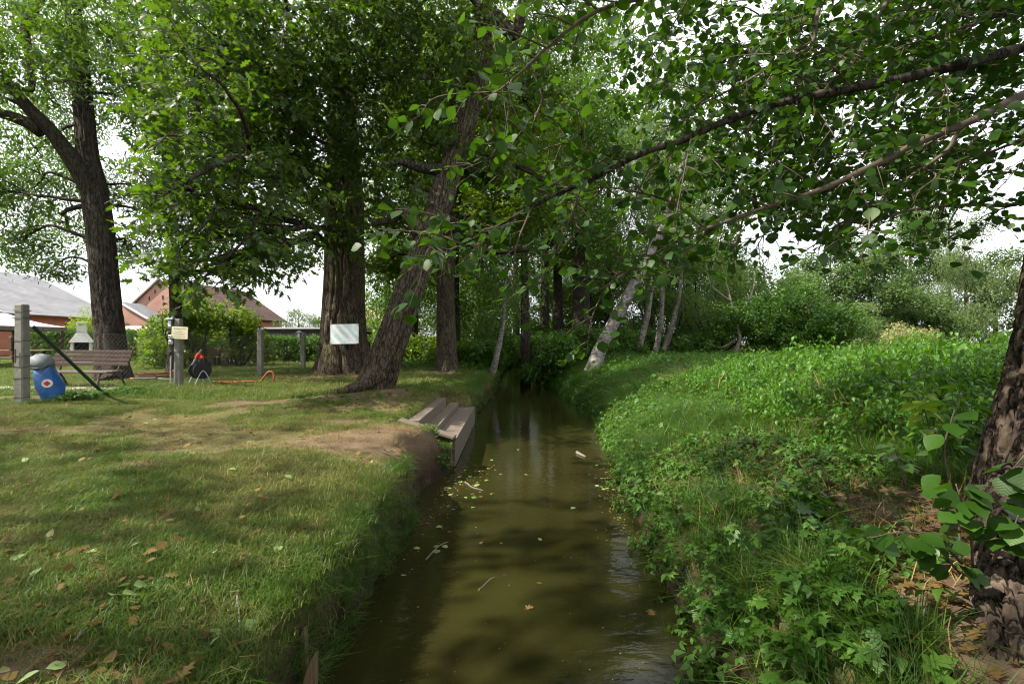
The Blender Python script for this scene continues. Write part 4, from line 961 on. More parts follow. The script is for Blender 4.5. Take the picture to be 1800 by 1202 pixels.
for k, dz in enumerate((1.14, 1.02)):
    so_ = empty('socket_box', (PO[1][0] - .115, 11.0, PO[1][2] + dz), 'white socket box %s of the pair on the left side of the sign post' % ('upper' if k == 0 else 'lower'), 'socket')
    g = Geo(); g.box((PO[1][0] - .115, 11.0, PO[1][2] + dz), (.075, .07, .09), None, .012); cs_ = g.obj('case', M['whiteplastic'], so_)
    g = Geo(); g.tube(np.array([(PO[1][0] - .115, 10.963, PO[1][2] + dz), (PO[1][0] - .115, 10.945, PO[1][2] + dz)]), .022, 10); g.obj('flap', M['lampgrey'], cs_)
pi = empty('cable_pipe', (PO[1][0] - .11, 11.0, PO[1][2]), 'thin grey conduit pipe running down the left side of the sign post', 'pipe')
g = Geo(); g.tube(spline([(PO[1][0] - .11, 10.99, PO[1][2] - .1), (PO[1][0] - .11, 10.99, PO[1][2] + .4), (PO[1][0] - .105, 10.99, PO[1][2] + .72)], 4), .013, 8); g.obj('tube', M['zinc'], pi)
g = Geo(); g.box((PO[1][0] - .13, 11.0, PO[1][2] + .76), (.07, .08, .14), rotm((0, .3, 0)), .02); g.obj('plug_box', M['blackmetal'], pi)
# sign board with its lettering
sx, sy, sz = PO[1][0] + .10, 10.99, PO[1][2] + 1.23
si = empty('name_sign', (sx, sy, sz), 'cream sign board with brown lettering on the concrete post', 'sign'); R_ = rotm((0, math.radians(3), 0))
g = Geo(); g.box((sx, sy, sz), (.37, .012, .275), R_, .003); sb_ = g.obj('board', M['signcream'], si)
for txt, dz, sc_ in (('Outlet by Diana', .095, .044), ('Inh. D. Klar', .058, .020), ('Damenmode', .024, .026), ('Schuhe & Accessoires', -.014, .029), ('und vieles mehr auf Anfrage', -.048, .018), ('Tel. 03 56 03 / 7 38 38', -.093, .028)):
    fc = bpy.data.curves.new('line', 'FONT'); fc.body = txt; fc.size = 1; fc.align_x = 'CENTER'; fc.align_y = 'CENTER'; to = bpy.data.objects.new('line', fc)
    COL.objects.link(to); bpy.context.view_layer.update(); me = bpy.data.meshes.new_from_object(to.evaluated_get(bpy.context.evaluated_depsgraph_get())); COL.objects.unlink(to); bpy.data.objects.remove(to)
    V = np.zeros(len(me.vertices) * 3); me.vertices.foreach_get('co', V); V = V.reshape(-1, 3); sx_ = min(sc_, .34 / max(1e-6, V[:, 0].max() - V[:, 0].min())); V = V * sc_; V[:, 0] *= sx_ / sc_
    W = np.stack([V[:, 0], np.full(len(V), -.0075), V[:, 1] + dz], 1) @ R_.T + np.array([sx, sy, sz]) - ORG[si]
    me.vertices.foreach_set('co', W.ravel()); me.materials.clear(); me.materials.append(M['signink']); me.name = 'lettering'; me.update(); o = link('lettering', me, sb_); o['kind'] = 'stuff'

# chain link between the posts: real wire, with the green brace
fe = empty('wire_fence', (-7.7, 11, 0), 'sagging chain link wire fence strung between the concrete posts', 'fence')
g = Geo(); stp = .10
for (xa, ya, za, _), (xb, yb, zb, _) in zip(PO[:-1], PO[1:]):
    ln = math.hypot(xb - xa, yb - ya); H = 1.22
    def fp(s, h): t = s / ln; return np.array([xa + (xb - xa) * t + .02 * math.sin(7 * t) * h, ya + (yb - ya) * t, za + (zb - za) * t + .06 + h - .10 * math.sin(math.pi * t) * h])
    for s in np.arange(-H, ln, stp):
        for sg in (0, 1):
            a, b_ = max(0, -s), min(H, ln - s)
            if b_ - a < .05: continue
            q = [fp(s + u, u if sg == 0 else H - u) for u in np.linspace(a, b_, 3)]; g.tube(np.array(q), .0013, 3, cap=False)
    for h in (0., H):
        g.tube(np.array([fp(s, h) for s in np.linspace(0, ln, 8)]), .003, 4, cap=False)
o = g.obj('mesh', M['wire'], fe); o['kind'] = 'stuff'
br = empty('brace_pole', (-7.70, 9.06, .12), 'dark green diagonal brace pole leaning against the first concrete post', 'pole')
g = Geo(); g.tube(np.array([(-7.76, 7.82, 1.36), (-7.70, 9.15, .10)]), .028, 10); g.obj('pipe', M['greenpipe'], br)
g = Geo(); g.box((-7.70, 9.16, .12), (.12, .14, .06), None, .01); g.obj('foot_plate', M['greenpipe'], br)

# blue sack bin leaning at the post
bx, by = -7.90, 8.2; bz = float(Z(bx, by))
bl = empty('blue_bin', (bx, by, bz), 'blue plastic sack bin with a grey lid and round emblem leaning at the left post', 'bin')
def rings(rows, n=20, sq=.0):
    V = []; th = np.arange(n) / n * 6.2832
    for (cx, cy, cz, rx, ry) in rows: V += [(cx + rx * np.sign(math.cos(t)) * abs(math.cos(t)) ** .9, cy + ry * np.sign(math.sin(t)) * abs(math.sin(t)) ** .9, cz) for t in th]
    F = [(i * n + j, i * n + (j + 1) % n, (i + 1) * n + (j + 1) % n, (i + 1) * n + j) for i in range(len(rows) - 1) for j in range(n)]
    return np.array(V), {4: F, 'n': [list(range(n))[::-1], list(range((len(rows) - 1) * n, len(rows) * n))]}
g = Geo(); V, F = rings([(bx + .12, by, bz - .05, .12, .13), (bx + .11, by, bz + .05, .16, .15), (bx + .06, by, bz + .25, .16, .16), (bx, by, bz + .45, .145, .145), (bx - .04, by, bz + .58, .135, .135)])
V = V + (fbm(V * 7, 3)[:, None] - .5) * .09 + (fbm(V * np.array([22, 22, 3]), 2)[:, None] - .5) * .035; g.add(V, F); sk_ = g.obj('sack', M['bluebag'], bl, True)
g = Geo(); V, F = rings([(bx - .04, by, bz + .56, .15, .15), (bx - .06, by, bz + .69, .135, .135), (bx - .10, by, bz + .77, .095, .095), (bx - .12, by, bz + .80, .04, .04)]); V = V + (fbm(V * 9, 3)[:, None] - .5) * np.array([.12, .08, .10]) + np.array([.35, 0, -.25]) * np.clip(V[:, 2:] - bz - .60, 0, 1) * np.clip((V[:, :1] - bx) * 4, 0, 1); g.add(V, F); ld_ = g.obj('lid', M['greylid'], bl, True)
g = Geo(); q = [(bx - .045 + .152 * math.cos(t), by + .152 * math.sin(t), bz + .62 - .05 * math.sin(-t)) for t in np.linspace(-2.9, .1, 12)]; g.tube(np.array(q), .010, 6); g.obj('band', M['blackmetal'], ld_, True)
ex = np.array([bx + .055 + .178 * .574, by - .178 * .819, bz + .32]); Rn = rotm((math.radians(90), 0, math.radians(35)))
for nm, rad, mt, off in (('emblem_ring', .07, 'whiteplastic', .0), ('emblem_diamond', .046, 'red', .008)):
    g = Geo(); n_ = 24 if nm == 'emblem_ring' else 4; V = [(rad * math.cos(t), rad * math.sin(t), off + .004) for t in np.arange(n_) / n_ * 6.2832] + [(rad * math.cos(t), rad * math.sin(t), off - .004) for t in np.arange(n_) / n_ * 6.2832]
    g.add(np.array(V) @ Rn.T + ex, {'n': [list(range(n_)), list(range(n_, 2 * n_))[::-1]], 4: [(i, i + n_, (i + 1) % n_ + n_, (i + 1) % n_) for i in range(n_)]}); g.obj(nm, M[mt], sk_)

# slatted bench
def at(o, R): return lambda x, y, z: np.array(o) + R @ np.array([x, y, z])
bz = float(Z(-9.55, 10.9)); R_ = rotm((0, 0, math.radians(-5))); A = at((-9.55, 10.9, bz), R_)
be = empty('park_bench', (-9.55, 10.9, bz), 'dark brown slatted park bench behind the wire fence in front of the forked tree', 'bench')
for k, (y, z) in enumerate(((-.42, .37), (-.30, .38), (-.18, .385), (-.06, .38))):
    g = Geo(); g.bar(A(-.92, y, z), A(.92, y, z), .095, .034); g.obj('seat_slat', M['benchwood'], be)
for k, (y, z) in enumerate(((.03, .53), (.07, .62), (.11, .71), (.145, .80))):
    g = Geo(); g.bar(A(-.95, y, z), A(.95, y, z), .03, .075); g.obj('back_slat', M['benchwood'], be)
for x in (-.72, .72):
    g = Geo(); g.tube(spline([A(x, .18, .84), A(x, .02, .40), A(x, .10, .2), A(x, .22, -.02)], 5), .022, 8); g.tube(spline([A(x, .02, .36), A(x, -.40, .345), A(x, -.46, .2), A(x, -.52, -.02)], 5), .022, 8)
    o = g.obj('leg_frame', M['iron'], be, True); o['kind'] = 'stuff'

# rustic bench and stones
bz = float(Z(-13.3, 21.8)); A = at((-13.3, 21.8, bz), rotm((0, 0, math.radians(4))))
be = empty('rustic_bench', (-13.3, 21.8, bz), 'rough plank bench in front of the garden shrubs, beside the stone heap', 'bench')
g = Geo(); g.bar(A(-.72, .12, .68), A(.72, .12, .68), .06, .27, .03); g.obj('back_plank', M['stake'], be)
g = Geo(); g.bar(A(-.70, -.16, .42), A(.70, -.16, .42), .34, .06, .015); g.obj('seat_plank', M['stake'], be)
for x in (-.55, .02, .58):
    g = Geo(); g.bar(A(x, .12, -.05), A(x, .12, .80), .10, .10, .01); g.obj('leg', M['benchwood'], be)
    g = Geo(); g.bar(A(x, -.24, -.05), A(x, -.24, .40), .10, .09, .01); g.obj('leg', M['benchwood'], be)
r = rt(8); sd = ['flat pale stone at the left foot of the heap by the rustic bench', 'largest rounded stone of the heap beside the rustic bench', 'grey stone on top of the heap beside the rustic bench', 'stone lying under the left end of the rustic bench', 'stone in the middle of the heap under the rustic bench', 'stone at the right of the heap behind the bench legs', 'small stone in front of the heap', 'brownish stone at the back of the heap by the shrub']
for k, (dx, dy, dz, s) in enumerate(((-1.05, .3, .1, .2), (-.72, .45, .2, .3), (-.62, .5, .52, .2), (-.35, .4, .12, .2), (.05, .5, .17, .26), (.4, .5, .13, .22), (-.85, .05, .07, .13), (-.15, .75, .3, .24))):
    c = np.array([-13.3 + dx, 21.8 + dy, bz + dz]); st = empty('field_stone', c, sd[k], 'stone', 'stones heaped by the rustic bench'); V, F = rings([(0, 0, -.8, .5, .5), (0, 0, -.5, .9, .85), (0, 0, 0, 1, 1), (0, 0, .5, .8, .8), (0, 0, .75, .4, .45)], 10)
    V = V * np.array([1.2, 1, .75]) * s; V = V * (.75 + .5 * fbm(V * 4 + k * 3.3, 2)[:, None]); g = Geo(); g.add(V @ rotm((0, 0, k)).T + c, F); g.obj('boulder', M['stone'], st, True)

# hose reel behind the sign post
c = np.array([-7.50, 11.62, 0]); c[2] = float(Z(c[0], c[1])); hr = empty('hose_reel', c, 'black hose reel with a red and grey handle behind the sign post', 'hose reel')
ax = np.array([.80, -.60, 0])
def disc(p, rad, th, n=24):
    a = np.array(p); return tube(np.array([a - ax * th / 2, a + ax * th / 2]), rad, n)
g = Geo(); [g.add(*disc(c + np.array([0, 0, .36]) + ax * q, .20, .025)) for q in (-.15, .15)]; o = g.obj('side_disc', M['blackmetal'], hr); o['kind'] = 'stuff'
g = Geo(); g.add(*disc(c + np.array([0, 0, .36]), .12, .29)); g.obj('drum', M['blackmetal'], hr)
g = Geo()
for q in (-.19, .19):
    m_ = c + ax * q; sd_ = np.array([.60, .80, 0]); g.tube(spline([m_ - sd_ * .2 + [0, 0, -.02], m_ + [0, 0, .36], m_ + sd_ * .2 + [0, 0, -.02]], 4), .012, 6)
o = g.obj('stand', M['zinc'], hr); o['kind'] = 'stuff'
hp = c + np.array([-.06, -.18, .50]); hq = c + np.array([.17, -.2, .86]); g = Geo(); g.tube(np.array([hp, hq]), [.028, .020], 10); hd_ = g.obj('handle', M['lampgrey'], hr)
g = Geo(); g.tube(np.array([hp * .55 + hq * .45, hp * .25 + hq * .75]), .042, 12); g.box(c + np.array([.07, -.1, .69]), (.15, .05, .07), rotm((0, .5, 0)), .02); o = g.obj('red_grip', M['red'], hd_); o['kind'] = 'stuff'
def hose(pts, label, rad=.022):
    pp = np.array([[x, y, float(Z(x, y)) + z] for x, y, z in pts]); h = empty('garden_hose', pp[0], label, 'hose'); g = Geo(); g.tube(spline(pp, 8), rad, 8); g.obj('tubing', M['hose'], h, True)
hose([(-7.55, 12.2, .03), (-7.2, 12.4, .03), (-6.9, 12.1, .03), (-7.25, 12.0, .06), (-7.0, 12.5, .03), (-6.65, 12.35, .03), (-6.85, 12.3, .05), (-6.5, 12.45, .04), (-6.35, 12.4, .16), (-6.25, 12.4, .27), (-6.13, 12.4, .25), (-6.1, 12.4, .1), (-6.2, 12.45, .02), (-6.6, 12.6, .02)], 'orange red hose lying in loops right of the sign post, one loop standing up')
hose([(-10.6 + .75 * math.cos(t) * (1 - .02 * t), 14.6 + .42 * math.sin(t), .03 + .012 * t) for t in np.linspace(0, 14, 40)] + [(-9.7, 14.4, .03), (-8.8, 14.3, .03)], 'orange hose coiled flat on the grass right of the forked tree')
c = np.array([-10.05, 13.2, 0]); c[2] = float(Z(c[0], c[1])) + .05; gt = empty('garden_tool', c, 'long black tool with a red end lying on the grass beside the forked tree', 'tool')
g = Geo(); g.bar(c + [-.30, 0, .02], c + [.34, .05, .03], .10, .07, .03); g.obj('body', M['blackmetal'], gt); g = Geo(); g.bar(c + [-.36, 0, .02], c + [-.27, 0, .02], .09, .075, .02); g.obj('end_cap', M['red'], gt)
g = Geo(); g.bar(c + [.34, .05, .03], c + [.75, .10, .0], .03, .025, .005); g.obj('blade', M['zinc'], gt)

# flagstones of the garden path
r = rt(9); k = 0
pa = bpy.data.objects.new('garden_path', None); COL.objects.link(pa); ORG[pa] = np.zeros(3); tag(pa, 'row of pale concrete slabs leading past the bench', None, None, 'structure')
for x in np.arange(-14.0, -7.9, .52):
    y = 10.25 + .05 * (x + 11); z = float(Z(x, y)); g = Geo(); g.box((x, y, z + .012), (.49, .46, .06), rotm((r.normal(0, .01), r.normal(0, .01), r.normal(0, .02))), .008); g.obj('slab', M['slab'], pa)

# garden fireplace
c = np.array([-19.75, 22.2, 0.]); c[2] = float(Z(c[0], c[1])); ft = empty('garden_fireplace', c, 'white plastered barbecue fireplace with a tapering chimney hood', 'fireplace'); Rz = rotm((0, 0, math.radians(38)))
def frust(z0, z1, a0, b0, a1, b1, dx=0, dy=0):
    V = []
    for z, a, b_, q in ((z0, a0, b0, 0), (z1, a1, b1, 1)): V += [(sx_ * a / 2 + dx * q, sy_ * b_ / 2 + dy * q, z) for sx_, sy_ in ((-1, -1), (1, -1), (1, 1), (-1, 1))]
    return np.array(V) @ Rz.T + c, {4: [(0, 1, 5, 4), (1, 2, 6, 5), (2, 3, 7, 6), (3, 0, 4, 7), (3, 2, 1, 0), (4, 5, 6, 7)]}
def lb(p, s): g = Geo(); V, F = cbox(s, .012); g.add((V + np.array(p)) @ Rz.T + c, F); return g
lb((0, 0, .16), (.62, .55, .36)).obj('base', M['white'], ft); lb((0, -.02, .60), (.84, .66, .07)).obj('slab', M['white'], ft)
g = lb((-.31, 0, .86), (.10, .52, .45)); V, F = cbox((.10, .52, .45), .012); g.add((V + np.array([.31, 0, .86])) @ Rz.T + c, F); V, F = cbox((.52, .08, .45), .012); g.add((V + np.array([0, .25, .86])) @ Rz.T + c, F); o = g.obj('firebox', M['white'], ft); o['kind'] = 'stuff'
lb((0, .18, .86), (.515, .03, .44)).obj('soot_back', M['nearblack'], ft)
g = Geo(); g.add(*frust(1.085, 1.52, .86, .68, .36, .34)); g.obj('hood', M['white'], ft)
g = Geo(); g.add(*frust(1.522, 1.84, .35, .33, .32, .30)); ch_ = g.obj('chimney', M['white'], ft)
for sx_, sy_ in ((-.13, -.12), (.13, -.12), (.13, .12), (-.13, .12)): lb((sx_, sy_, 1.90), (.07, .07, .12)).obj('chimney_foot', M['white'], ch_)
lb((0, 0, 1.98), (.38, .36, .05)).obj('chimney_cap', M['white'], ch_)
g = lb((-.06, -.01, .655), (.5, .4, .03)); g.obj('grill', M['nearblack'], ft)

# pavilion with fabric roof
gz = empty('garden_pavilion', (-24.6, 22.7, 0), 'garden pavilion with a pale tent roof on dark posts at the left edge', 'pavilion')
Ac = np.array([-22.1, 24.0]); e1 = np.array([-.954, .30]) * 4; e2 = np.array([-.30, -.954]) * 4; Cn = [Ac, Ac + e1, Ac + e1 + e2, Ac + e2]; ct = sum(Cn) / 4; ze = 1.83
g = Geo(); V = []; U = []
nq = 8
for s in range(4):
    a, b_ = Cn[s], Cn[(s + 1) % 4]; k0 = len(V)
    for i in range(nq + 1):
        for j in range(nq + 1):
            t = i / nq; p = (a + (b_ - a) * (j / nq)) * (1 - t * .86) + ct * t * .86; V.append((p[0], p[1], ze + .74 * t - .10 * math.sin(math.pi * t) - .04 * math.sin(math.pi * j / nq) * (1 - t)))
    g.add(V[k0:], {4: [(i * (nq + 1) + j, i * (nq + 1) + j + 1, (i + 1) * (nq + 1) + j + 1, (i + 1) * (nq + 1) + j) for i in range(nq) for j in range(nq)]})
o = g.obj('roof', M['fabric'], gz, True); o['kind'] = 'stuff'
g = Geo(); tp = [tuple(ct + (p - ct) * .2) for p in Cn]; V = [(*p, ze + .72) for p in tp] + [(*ct, ze + .86)]; g.add(V, {3: [(0, 1, 4), (1, 2, 4), (2, 3, 4), (3, 0, 4)], 4: [(3, 2, 1, 0)]}); g.obj('roof_cap', M['fabric'], gz)
for s in range(4):
    a, b_ = Cn[s], Cn[(s + 1) % 4]; g = Geo(); g.bar((*a, ze - .10), (*b_, ze - .10), .03, .20, .004); g.obj('valance', M['valance'], gz)
    ins = a + (ct - a) * .06; g = Geo(); g.box((ins[0], ins[1], ze / 2 - .1), (.09, .09, ze), None, .01); g.obj('post', M['benchwood'], gz)
# picnic table
A = at((-20.9, 20.1, float(Z(-20.9, 20.1))), rotm((0, 0, .12))); tb = empty('picnic_table', A(0, 0, 0), 'dark wooden picnic table with benches in front of the pavilion', 'table')
for k in range(4): g = Geo(); g.bar(A(-1.6, -.3 + .2 * k, .76), A(1.6, -.3 + .2 * k, .76), .19, .04); g.obj('table_plank', M['stake'], tb)
for y in (-.72, .72): g = Geo(); g.bar(A(-1.6, y, .45), A(1.6, y, .45), .26, .045); g.obj('bench_plank', M['benchwood'], tb)
for x in (-1.1, 1.1):
    g = Geo(); g.bar(A(x, -.25, .74), A(x, -.62, -.02), .1, .06); g.bar(A(x, .25, .74), A(x, .62, -.02), .1, .06); g.bar(A(x, -.8, .41), A(x, .8, .41), .1, .05); o = g.obj('trestle', M['benchwood'], tb); o['kind'] = 'stuff'
cr_ = empty('wooden_crate', A(-1.9, -1.2, 0), 'reddish brown wooden crate on the grass under the picnic table', 'crate'); g = Geo()
for k in range(3): g.bar(A(-2.3, -1.35, .07 + .12 * k), A(-1.5, -1.35, .07 + .12 * k), .02, .10); g.bar(A(-2.3, -1.0, .07 + .12 * k), A(-1.5, -1.0, .07 + .12 * k), .02, .10)
for x in (-2.28, -1.52): g.bar(A(x, -1.33, .18), A(x, -1.02, .18), .03, .34)
o = g.obj('slats', M['hose'], cr_); o['kind'] = 'stuff'; o.name = 'slatted_sides'

# thin post in the back
pb = empty('garden_post', P(748, 643, 24), 'thin dark wooden post between the leaning oak and the third oak', 'post'); q = P(748, 643, 24); g = Geo(); g.tube(np.array([q + [0, 0, -.2], q + [0.01, 0, 1.35]]), [.07, .06], 10); g.obj('pole', M['darkbark'], pb)
g = Geo(); g.tube(np.array([q + [0.01, 0, 1.35], q + [.01, 0, 1.37]]), [.066, .05], 10); g.obj('cap', M['zinc'], pb)

# ------------------------------------------------------------------ buildings beyond the garden
def wall(g, a, b_, z0, z1, th=.3, top=None):
    """upright wall from a to b with its own thickness; top may give extra (t, z) points of a gable"""
    a = np.array(a, float); b_ = np.array(b_, float); d = b_ - a; ln = np.linalg.norm(d); d /= ln; n = np.array([-d[1], d[0]]) * th
    pr = [(0, z0), (ln, z0), (ln, z1)] + ([(t * ln, z) for t, z in top] if top else []) + [(0, z1)]; m_ = len(pr)
    V = [(*(a + d * s), z) for s, z in pr] + [(*(a + d * s + n), z) for s, z in pr]; U = [(s, z) for s, z in pr] * 2
    g.add(V, {'n': [list(range(m_)), list(range(m_, 2 * m_))[::-1]], 4: [(i, i + m_, (i + 1) % m_ + m_, (i + 1) % m_) for i in range(m_)]}, U)
def roofp(g, pts, th=.14):
    """a roof slope with thickness and tile rows laid along its eave (first two points)"""
    p = np.array(pts, float); e = p[1] - p[0]; e /= np.linalg.norm(e); nrm = np.cross(p[1] - p[0], p[-1] - p[0]); nrm /= np.linalg.norm(nrm)
    if nrm[2] < 0: nrm = -nrm
    f = np.cross(nrm, e); U = [((q - p[0]) @ e, abs((q - p[0]) @ f)) for q in p]; m_ = len(p)
    g.add(np.vstack([p, p - nrm * th]), {'n': [list(range(m_)), list(range(m_, 2 * m_))[::-1]], 4: [(i, (i + 1) % m_, (i + 1) % m_ + m_, i + m_) for i in range(m_)]}, U + U)

ba = empty('brick_barn', (-45, 42, 0), 'long brick barn with a big grey tiled roof behind the pavilion', 'barn')
g = Geo(); wall(g, (-38.3, 30), (-38.3, 46.3), 0, 3.45); wl_ = g.obj('wall', M['brick'], ba); g = Geo(); wall(g, (-38.3, 46.3), (-53.5, 46.3), 0, 3.45, .3); g.obj('wall', M['brick'], ba); g = Geo(); wall(g, (-53.5, 30), (-38.6, 30), 0, 3.45); g.obj('wall', M['brick'], ba)
g = Geo(); roofp(g, [(-37.8, 29.6, 3.35), (-37.8, 46.8, 3.35), (-46, 46.8, 7.4), (-46, 29.6, 7.4)]); g.obj('roof', M['slate'], ba)
g = Geo(); roofp(g, [(-54.2, 46.8, 3.35), (-54.2, 29.6, 3.35), (-46.05, 29.6, 7.4), (-46.05, 46.8, 7.4)]); g.obj('roof', M['slate'], ba)
g = Geo(); wall(g, (-38.6, 46.32), (-53.4, 46.32), 3.45, 3.46, .2, [(.5, 7.2)]); g.obj('gable', M['brick'], ba)
g = Geo(); g.tube(np.array([(-37.72, 29.6, 3.28), (-37.72, 46.9, 3.26)]), .07, 8); g.obj('gutter', M['zinc'], ba)
g = Geo(); g.bar((-38.1, 33.5, 2.95), (-37.5, 33.6, 2.75), .28, .06, .01); g.box((-37.9, 33.2, 2.75), (.25, .2, .16), None, .02); o = g.obj('floodlight', M['zinc'], wl_); o['kind'] = 'stuff'
for y in (36.2, 41.5): g = Geo(); g.box((-38.27, y, 2.45), (.06, .13, .55), None, .005); g.obj('slot', M['nearblack'], wl_)  # slots drawn as near-black blocks on the wall face

b2 = empty('gabled_brick_house', (-36.3, 54, 0), 'pale red brick barn with its gable end toward the garden and a brown roof', 'barn')
g = Geo(); wall(g, (-40.1, 50), (-32.6, 50), 0, 3.95, .3, [(.497, 7.5)]); gw_ = g.obj('gable_wall', M['brickpale'], b2)
g = Geo(); wall(g, (-32.6, 50.3), (-30.9, 65), 0, 3.9); g.obj('side_wall', M['brick'], b2); g = Geo(); wall(g, (-38.6, 65), (-40.1, 50.3), 0, 3.9); g.obj('side_wall', M['brickpale'], b2); g = Geo(); wall(g, (-30.9, 65), (-38.4, 65), 0, 3.9); g.obj('back_wall', M['brickpale'], b2)
g = Geo(); roofp(g, [(-32.2, 49.8, 3.85), (-30.4, 65.5, 3.85), (-34.6, 62.5, 7.66), (-36.35, 49.8, 7.66)]); g.obj('roof', M['browntile'], b2)
g = Geo(); roofp(g, [(-39.2, 65.5, 3.85), (-40.5, 49.8, 3.85), (-36.4, 49.8, 7.66), (-34.65, 62.5, 7.66)]); g.obj('roof', M['browntile'], b2)
g = Geo(); roofp(g, [(-30.4, 65.52, 3.85), (-39.2, 65.52, 3.85), (-34.62, 62.5, 7.66)]); g.obj('roof', M['browntile'], b2)
for x, z in ((-36.9, 6.3), (-36.1, 5.7), (-37.5, 5.6), (-34.8, 5.8), (-37.6, 4.3), (-35.3, 4.3), (-38.7, 4.2), (-34.0, 4.3), (-36.4, 3.1)): g = Geo(); g.box((x, 49.985, z), (.10, .05, .40), None, .004); g.obj('slot', M['nearblack'], gw_)  # gable slots, also near-black blocks on the brick
for sx_ in (0, 1):
    g = Geo(); a = (-40.45, 49.86, 3.92) if sx_ == 0 else (-32.25, 49.86, 3.92); g.bar(a, (-36.36, 49.86, 7.72), .1, .1, .01); g.obj('verge', M['zinc'], b2)

sh_ = empty('pink_roof_shed', (-31, 41, 0), 'low shed with a pale pink roof below the brick gable', 'shed')
g = Geo(); wall(g, (-33.6, 40.3), (-28.8, 40.3), 0, 1.8); g.obj('wall', M['brickpale'], sh_); g = Geo(); roofp(g, [(-33.9, 40, 1.8), (-28.6, 40, 1.8), (-28.6, 42.5, 2.5), (-33.9, 42.5, 2.5)], .08); g.obj('roof', M['pinkroof'], sh_); g = Geo(); wall(g, (-33.6, 42.3), (-28.8, 42.3), 0, 2.3); g.obj('wall', M['brickpale'], sh_)
h3 = empty('lean_to_house', (-37, 46, 0), 'small lean-to with a white verge between the barn and the brick gable', 'shed')
g = Geo(); wall(g, (-38.0, 47.0), (-34.3, 47.0), 0, 2.6, .3, [(.02, 4.9)]); g.obj('wall', M['brickpale'], h3); g = Geo(); roofp(g, [(-34.0, 46.8, 2.6), (-34.0, 49.9, 2.6), (-38.1, 49.9, 5.0), (-38.1, 46.8, 5.0)], .1); g.obj('roof', M['slate'], h3); g = Geo(); g.bar((-34.0, 46.75, 2.62), (-38.1, 46.75, 5.02), .06, .18, .01); g.obj('verge', M['whiteplastic'], h3)

ds = empty('tarred_shed', (-13.5, 30, 0), 'long black boarded shed with a pale flat roof edge behind the hedge', 'shed'); r = rt(12); bw = .22
for x in np.arange(-16.2, -9.6, bw): g = Geo(); g.box((x + bw / 2, 30 + r.normal(0, .006), .93), (bw - .014, .03, 1.86), None, .004); g.obj('board', M['blackwood'], ds)
g = Geo(); g.box((-12.9, 31.5, 1.95), (6.9, 3.2, .10), None, .01); g.obj('roof', M['zinc'], ds); g = Geo(); g.box((-12.9, 31.6, .9), (6.5, 2.9, 1.8), None, .01); g.obj('walls', M['blackwood'], ds)
h4 = empty('red_roof_house', (-18.5, 70, 0), 'distant house with a reddish roof seen between the two oaks', 'house')
g = Geo(); g.box((-18.5, 72, 1.9), (6, 6, 3.8), None, .02); g.obj('walls_block', M['brickpale'], h4); g = Geo(); roofp(g, [(-22, 68.6, 3.7), (-15, 68.6, 3.7), (-15.8, 72, 6.4), (-21.2, 72, 6.4)]); g.obj('roof', M['pinkroof'], h4); g = Geo(); roofp(g, [(-15, 75.4, 3.7), (-22, 75.4, 3.7), (-21.2, 72.05, 6.4), (-15.8, 72.05, 6.4)]); g.obj('roof', M['pinkroof'], h4)
g = Geo(); roofp(g, [(-15, 68.6, 3.7), (-15, 75.4, 3.7), (-15.8, 72.02, 6.38)]); g.obj('roof', M['pinkroof'], h4); g = Geo(); roofp(g, [(-22, 75.4, 3.7), (-22, 68.6, 3.7), (-21.2, 72.02, 6.38)]); g.obj('roof', M['pinkroof'], h4)
h5 = empty('grey_shed', (-6.6, 33, 0), 'small pale grey shed behind the bushes right of the leaning oak', 'shed'); g = Geo(); g.box((-6.6, 33, .75), (3.2, 2, 1.5), None, .02); g.obj('body', M['slab'], h5); g = Geo(); roofp(g, [(-8.4, 31.8, 1.45), (-4.8, 31.8, 1.45), (-4.8, 34.2, 1.9), (-8.4, 34.2, 1.9)], .06); g.obj('roof', M['zinc'], h5)
# ------------------------------------------------------------------ leaves one by one
LM = {}
def leaf_mesh(kind, mat, k):
    key = (kind, mat, k)
    if key not in LM:
        V, F, U = LEAF[kind]; me = mk_mesh(kind + '_leaf', V, F, U, np.full(len(V), .15 + .35 * k)); me.shade_smooth(); me.materials.append(M[mat]); LM[key] = me
    return LM[key]

def leaf_obj(name, kind, mat, pos, R, size, parent=None):
    o = bpy.data.objects.new(name, leaf_mesh(kind, mat, int(rng.integers(0, 3)))); COL.objects.link(o)
    p = np.asarray(pos, float)
    if parent is not None: o.parent = parent; p = p - ORG[parent]
    o.matrix_local = Matrix.Translation(p) @ Matrix(R.tolist()).to_4x4() @ Matrix.Diagonal((size, size, size, 1)); return o

def on_photo(p, m=1.0): return p[1] > .3 and abs(p[0] / p[1]) < 1.0588 * m and abs((p[2] - EYE) / p[1]) < .7065 * m

def hang_leaves(root, kind, mat, L_, nmax, name='foliage'):
    sc = np.array([l[2] / max(.3, l[0][1]) if on_photo(l[0]) else 0 for l in L_]); order = np.argsort(-sc); big = set(int(i) for i in order[:nmax] if sc[i] > 0)
    g = Geo(); V, F, U = LEAF[kind]
    for i, (p, R, s) in enumerate(L_):
        if i in big: leaf_obj('leaf', kind, mat, p, R, s, root)
        else: g.add((V * s) @ R.T + p, F, U, rng.random())
    if g.n: o = g.obj(name, M[mat], root, True); o['kind'] = 'stuff'

